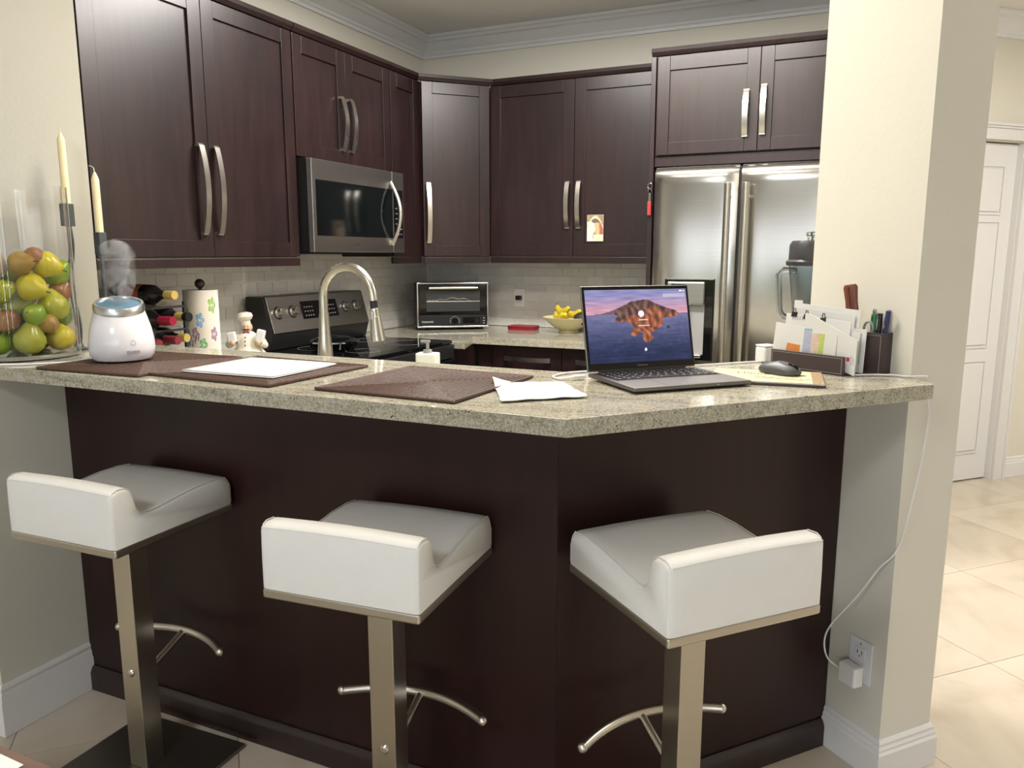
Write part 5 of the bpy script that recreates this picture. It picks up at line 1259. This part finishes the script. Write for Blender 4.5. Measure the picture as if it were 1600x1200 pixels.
envelope('folded leaflet with lilac and lime bands, right of the orange print', .075, .0062, .10, .10, lean=5, prints=((.008, .030, .02, .096, 'lilac'), (.008, .030, .096, .100, 'ltblue'), (.032, .052, .02, .090, 'pinkish'), (.052, .066, .02, .090, 'lime')), poly=[(0, 0), (.10, 0), (.10, .09), (0, .103)], name='leaflet')
envelope('large slanting white envelope with a small crimson mark, at the right front', .100, .0105, .128, .135, z0=.0045, lean=3, tilt=0, prints=((.104, .112, .030, .040, 'crimson'), (.115, .117, .022, .044, 'inkgrey'), (.121, .1225, .022, .040, 'inkgrey')),
         poly=[(-.02, .045), (.128, -.004), (.128, .082), (-.008, .138), (-.020, .138)])
envelope('white window envelope row with grey print, middle of the organizer', .010, .024, .18, .133, lean=6, prints=tuple((.02 + i * .007, .022 + i * .007, .118, .128, 'inkgrey') for i in range(8)), poly=[(0, 0), (.185, 0), (.185, .122), (.09, .130), (0, .134)])
envelope('white letter with a light blue corner in the middle of the organizer', .120, .030, .10, .108, lean=5, prints=((.015, .060, .088, .104, 'ltblue'),), poly=[(0, 0), (.098, 0), (.098, .098), (.02, .110), (0, .110)])
envelope('lime green card sticking out between the envelopes', .180, .0180, .045, .080, lean=4, prints=((.022, .0448, .004, .079, 'lime'),), name='card')
envelope('grey printed leaflet at the right end of the organizer', .178, .0480, .048, .106, lean=3, prints=((.015, .030, .080, .095, 'inkgrey'), (.034, .037, .02, .095, 'inkgrey')), name='leaflet')
envelope('tall cream sheet standing at the back of the organizer', .015, .056, .19, .160, lean=4, poly=[(-.004, 0), (.185, 0), (.185, .150), (.02, .158), (.02, .166), (-.004, .166)], name='paper_sheet')
envelope('shorter cream sheet held by the black clips', .020, .050, .17, .140, lean=4, poly=[(0, 0), (.17, 0), (.17, .138), (0, .150)], name='paper_sheet')
for i, (a, z_) in enumerate(((.034, .148), (.070, .144), (.118, .140))):
    bc = thing('binder_clip', ('leftmost of the three black binder clips, standing upright', 'middle one of the three black binder clips', 'rightmost of the three black binder clips, beside the wooden handle')[i], 'clip', tuple(ORG + od * a + Vector((-od.y, od.x)) * .0385) + (1.0705 + z_ - .018,), R(ang_o), 'binder clips')
    obj('clip_body', G().add([(-.008, -.004, 0), (.008, -.004, 0), (.008, .004, 0), (-.008, .004, 0), (-.008, -.0006, .012), (.008, -.0006, .012), (.008, .0006, .012), (-.008, .0006, .012)], [(3, 2, 1, 0), (4, 5, 6, 7), (0, 1, 5, 4), (1, 2, 6, 5), (2, 3, 7, 6), (3, 0, 4, 7)]), 'black', bc, world=False)
    obj('clip_lever', G().tube([(-.004, 0, .010), (-.002, 0, .022), (.002, 0, .022), (.004, 0, .010)], .0012, 6), 'black', bc, world=False)
# carved wooden handle
wh = thing('carved_handle', 'reddish carved wooden knife handle sticking up from the organizer', 'handle', tuple(ORG + od * .190 + Vector((-od.y, od.x)) * .0815) + (1.0705 + .006,), R(ang_o))
mt = RY(-9)
pr_ = [(.0, .012, .007), (.09, .012, .007), (.115, .014, .009), (.14, .017, .010), (.17, .016, .010), (.205, .019, .011), (.212, .015, .009)]
g = G(); vs = []
for z_, a, b in pr_:
    for i in range(8):
        an = 2 * math.pi * (i + .5) / 8; vs.append(mt @ Vector((a * math.cos(an), b * math.sin(an), z_)))
g.add(vs, [(j * 8 + i, j * 8 + (i + 1) % 8, (j + 1) * 8 + (i + 1) % 8, (j + 1) * 8 + i) for j in range(len(pr_) - 1) for i in range(8)] + [list(range(8))[::-1], [(len(pr_) - 1) * 8 + i for i in range(8)]])
obj('grip', g, 'redwood', wh, bevel=.0015, world=False)
obj('spine', G().box(-.002, .002, -.0125, -.009, .145, .205, mt), 'redwood', wh, world=False)
# pens
def pen(label, a, b, h, lx, ly, mt_, r=.0045, kind='pen'):
    p_ = thing('pen', label, 'pen', tuple(ORG + od * a + Vector((-od.y, od.x)) * b) + (1.0705 + .005,), R(ang_o), 'pens in the cup')
    mt2 = RX(ly) @ RY(lx)
    obj('barrel', G().cyl((0, 0, 0), (0, 0, h * .8), r, n=12, mtx=mt2), mt_, p_, world=False)
    obj('cap', G().cyl((0, 0, h * .8), (0, 0, h), r * 1.12, r * .9, 12, mtx=mt2), mt_, p_, world=False)
    obj('pocket_clip', G().box(-.0012, .0012, -r - .003, -r - .001, h * .72, h * .97, mt2), 'chrome', p_, world=False)
pen('thick green and black marker in the pen cup, leftmost', .209, .116, .138, -4, -5, 'green', .009)
pen('black marker pen standing in the cup', .220, .108, .142, 2, 0, 'black', .0068)
pen('slim olive grey pen standing at the back of the cup', .226, .132, .150, 3, 0, 'olive', .004)
pen('navy blue pen leaning right in the cup', .229, .114, .150, 6, 2, 'blue', .0065)
pen('grey marker leaning beside the wooden handle', .206, .138, .150, -7, -4, 'grey', .007)
sc_ = thing('scissors', 'scissor handles with white and black loops in the pen cup', 'scissors', tuple(ORG + od * .205 + Vector((-od.y, od.x)) * .100) + (1.0705 + .005,), R(ang_o))
obj('blade', G().box(-.003, .003, -.001, .001, 0, .085, RY(2)), 'chrome', sc_, world=False)
obj('finger_loop', G().tube([(.012 * math.cos(a) - .003, 0, .104 + .017 * math.sin(a)) for a in [2 * math.pi * i / 18 for i in range(19)]], .003, 8), 'grey', sc_, world=False)
# white box behind the organizer
wbx = thing('white_box', 'small white plastic box standing behind the left of the organizer', 'box', (-.262, 2.175, 1.0705), R(48))
wbx.location = (-.225, 2.185, 1.0705)
obj('box_body', G().box(-.022, .022, -.02, .02, 0, .042), 'white', wbx, bevel=.006, segs=3, world=False)
obj('box_lid', G().box(-.0215, .0215, -.0195, .0195, .0425, .047), 'white', wbx, bevel=.002, world=False)

# ------------------------------------------------------------------ dining table corner in the foreground
tb = thing('dining_table', 'corner of a brown wooden table at the bottom left', 'table', (-1.15, .10, 0))
obj('tabletop', G().box(-1.70, -.60, -.40, .540, .725, .750), 'table', tb, bevel=.002)
for x_ in (-1.64, -.66):
    for y_ in (-.34, .48): obj('leg', G().box(x_ - .03, x_ + .03, y_ - .03, y_ + .03, .001, .724), 'table', tb, bevel=.002)
fp = obj('paper_sheet', G().box(-.22, 0, -.28, 0, 0, .0012), 'paper', None, world=False)
fp.location = (-.884, .526, .7506); fp.rotation_euler = (0, 0, R(-2)); tag(fp, 'white sheet corner lying on the brown table in the foreground', 'paper')

# outside the window: patio and hedge that the steel and granite reflect
struct(obj('patio', G().box(-5, 4, -7.0, -4.16, -.115, -.05), 'patio'))
g = G(); n_ = 40
for i in range(n_):
    x_ = -9 + 18 * i / n_ + random.uniform(-.1, .1); g.sphere((x_, -9.5 + random.uniform(-.2, .2), .35), .55, (1, .8, random.uniform(1.0, 1.5)), 10)
o = obj('hedge', g, 'hedge', None, smooth=60); tag(o, 'green garden hedge outside the window behind the camera', 'hedge')
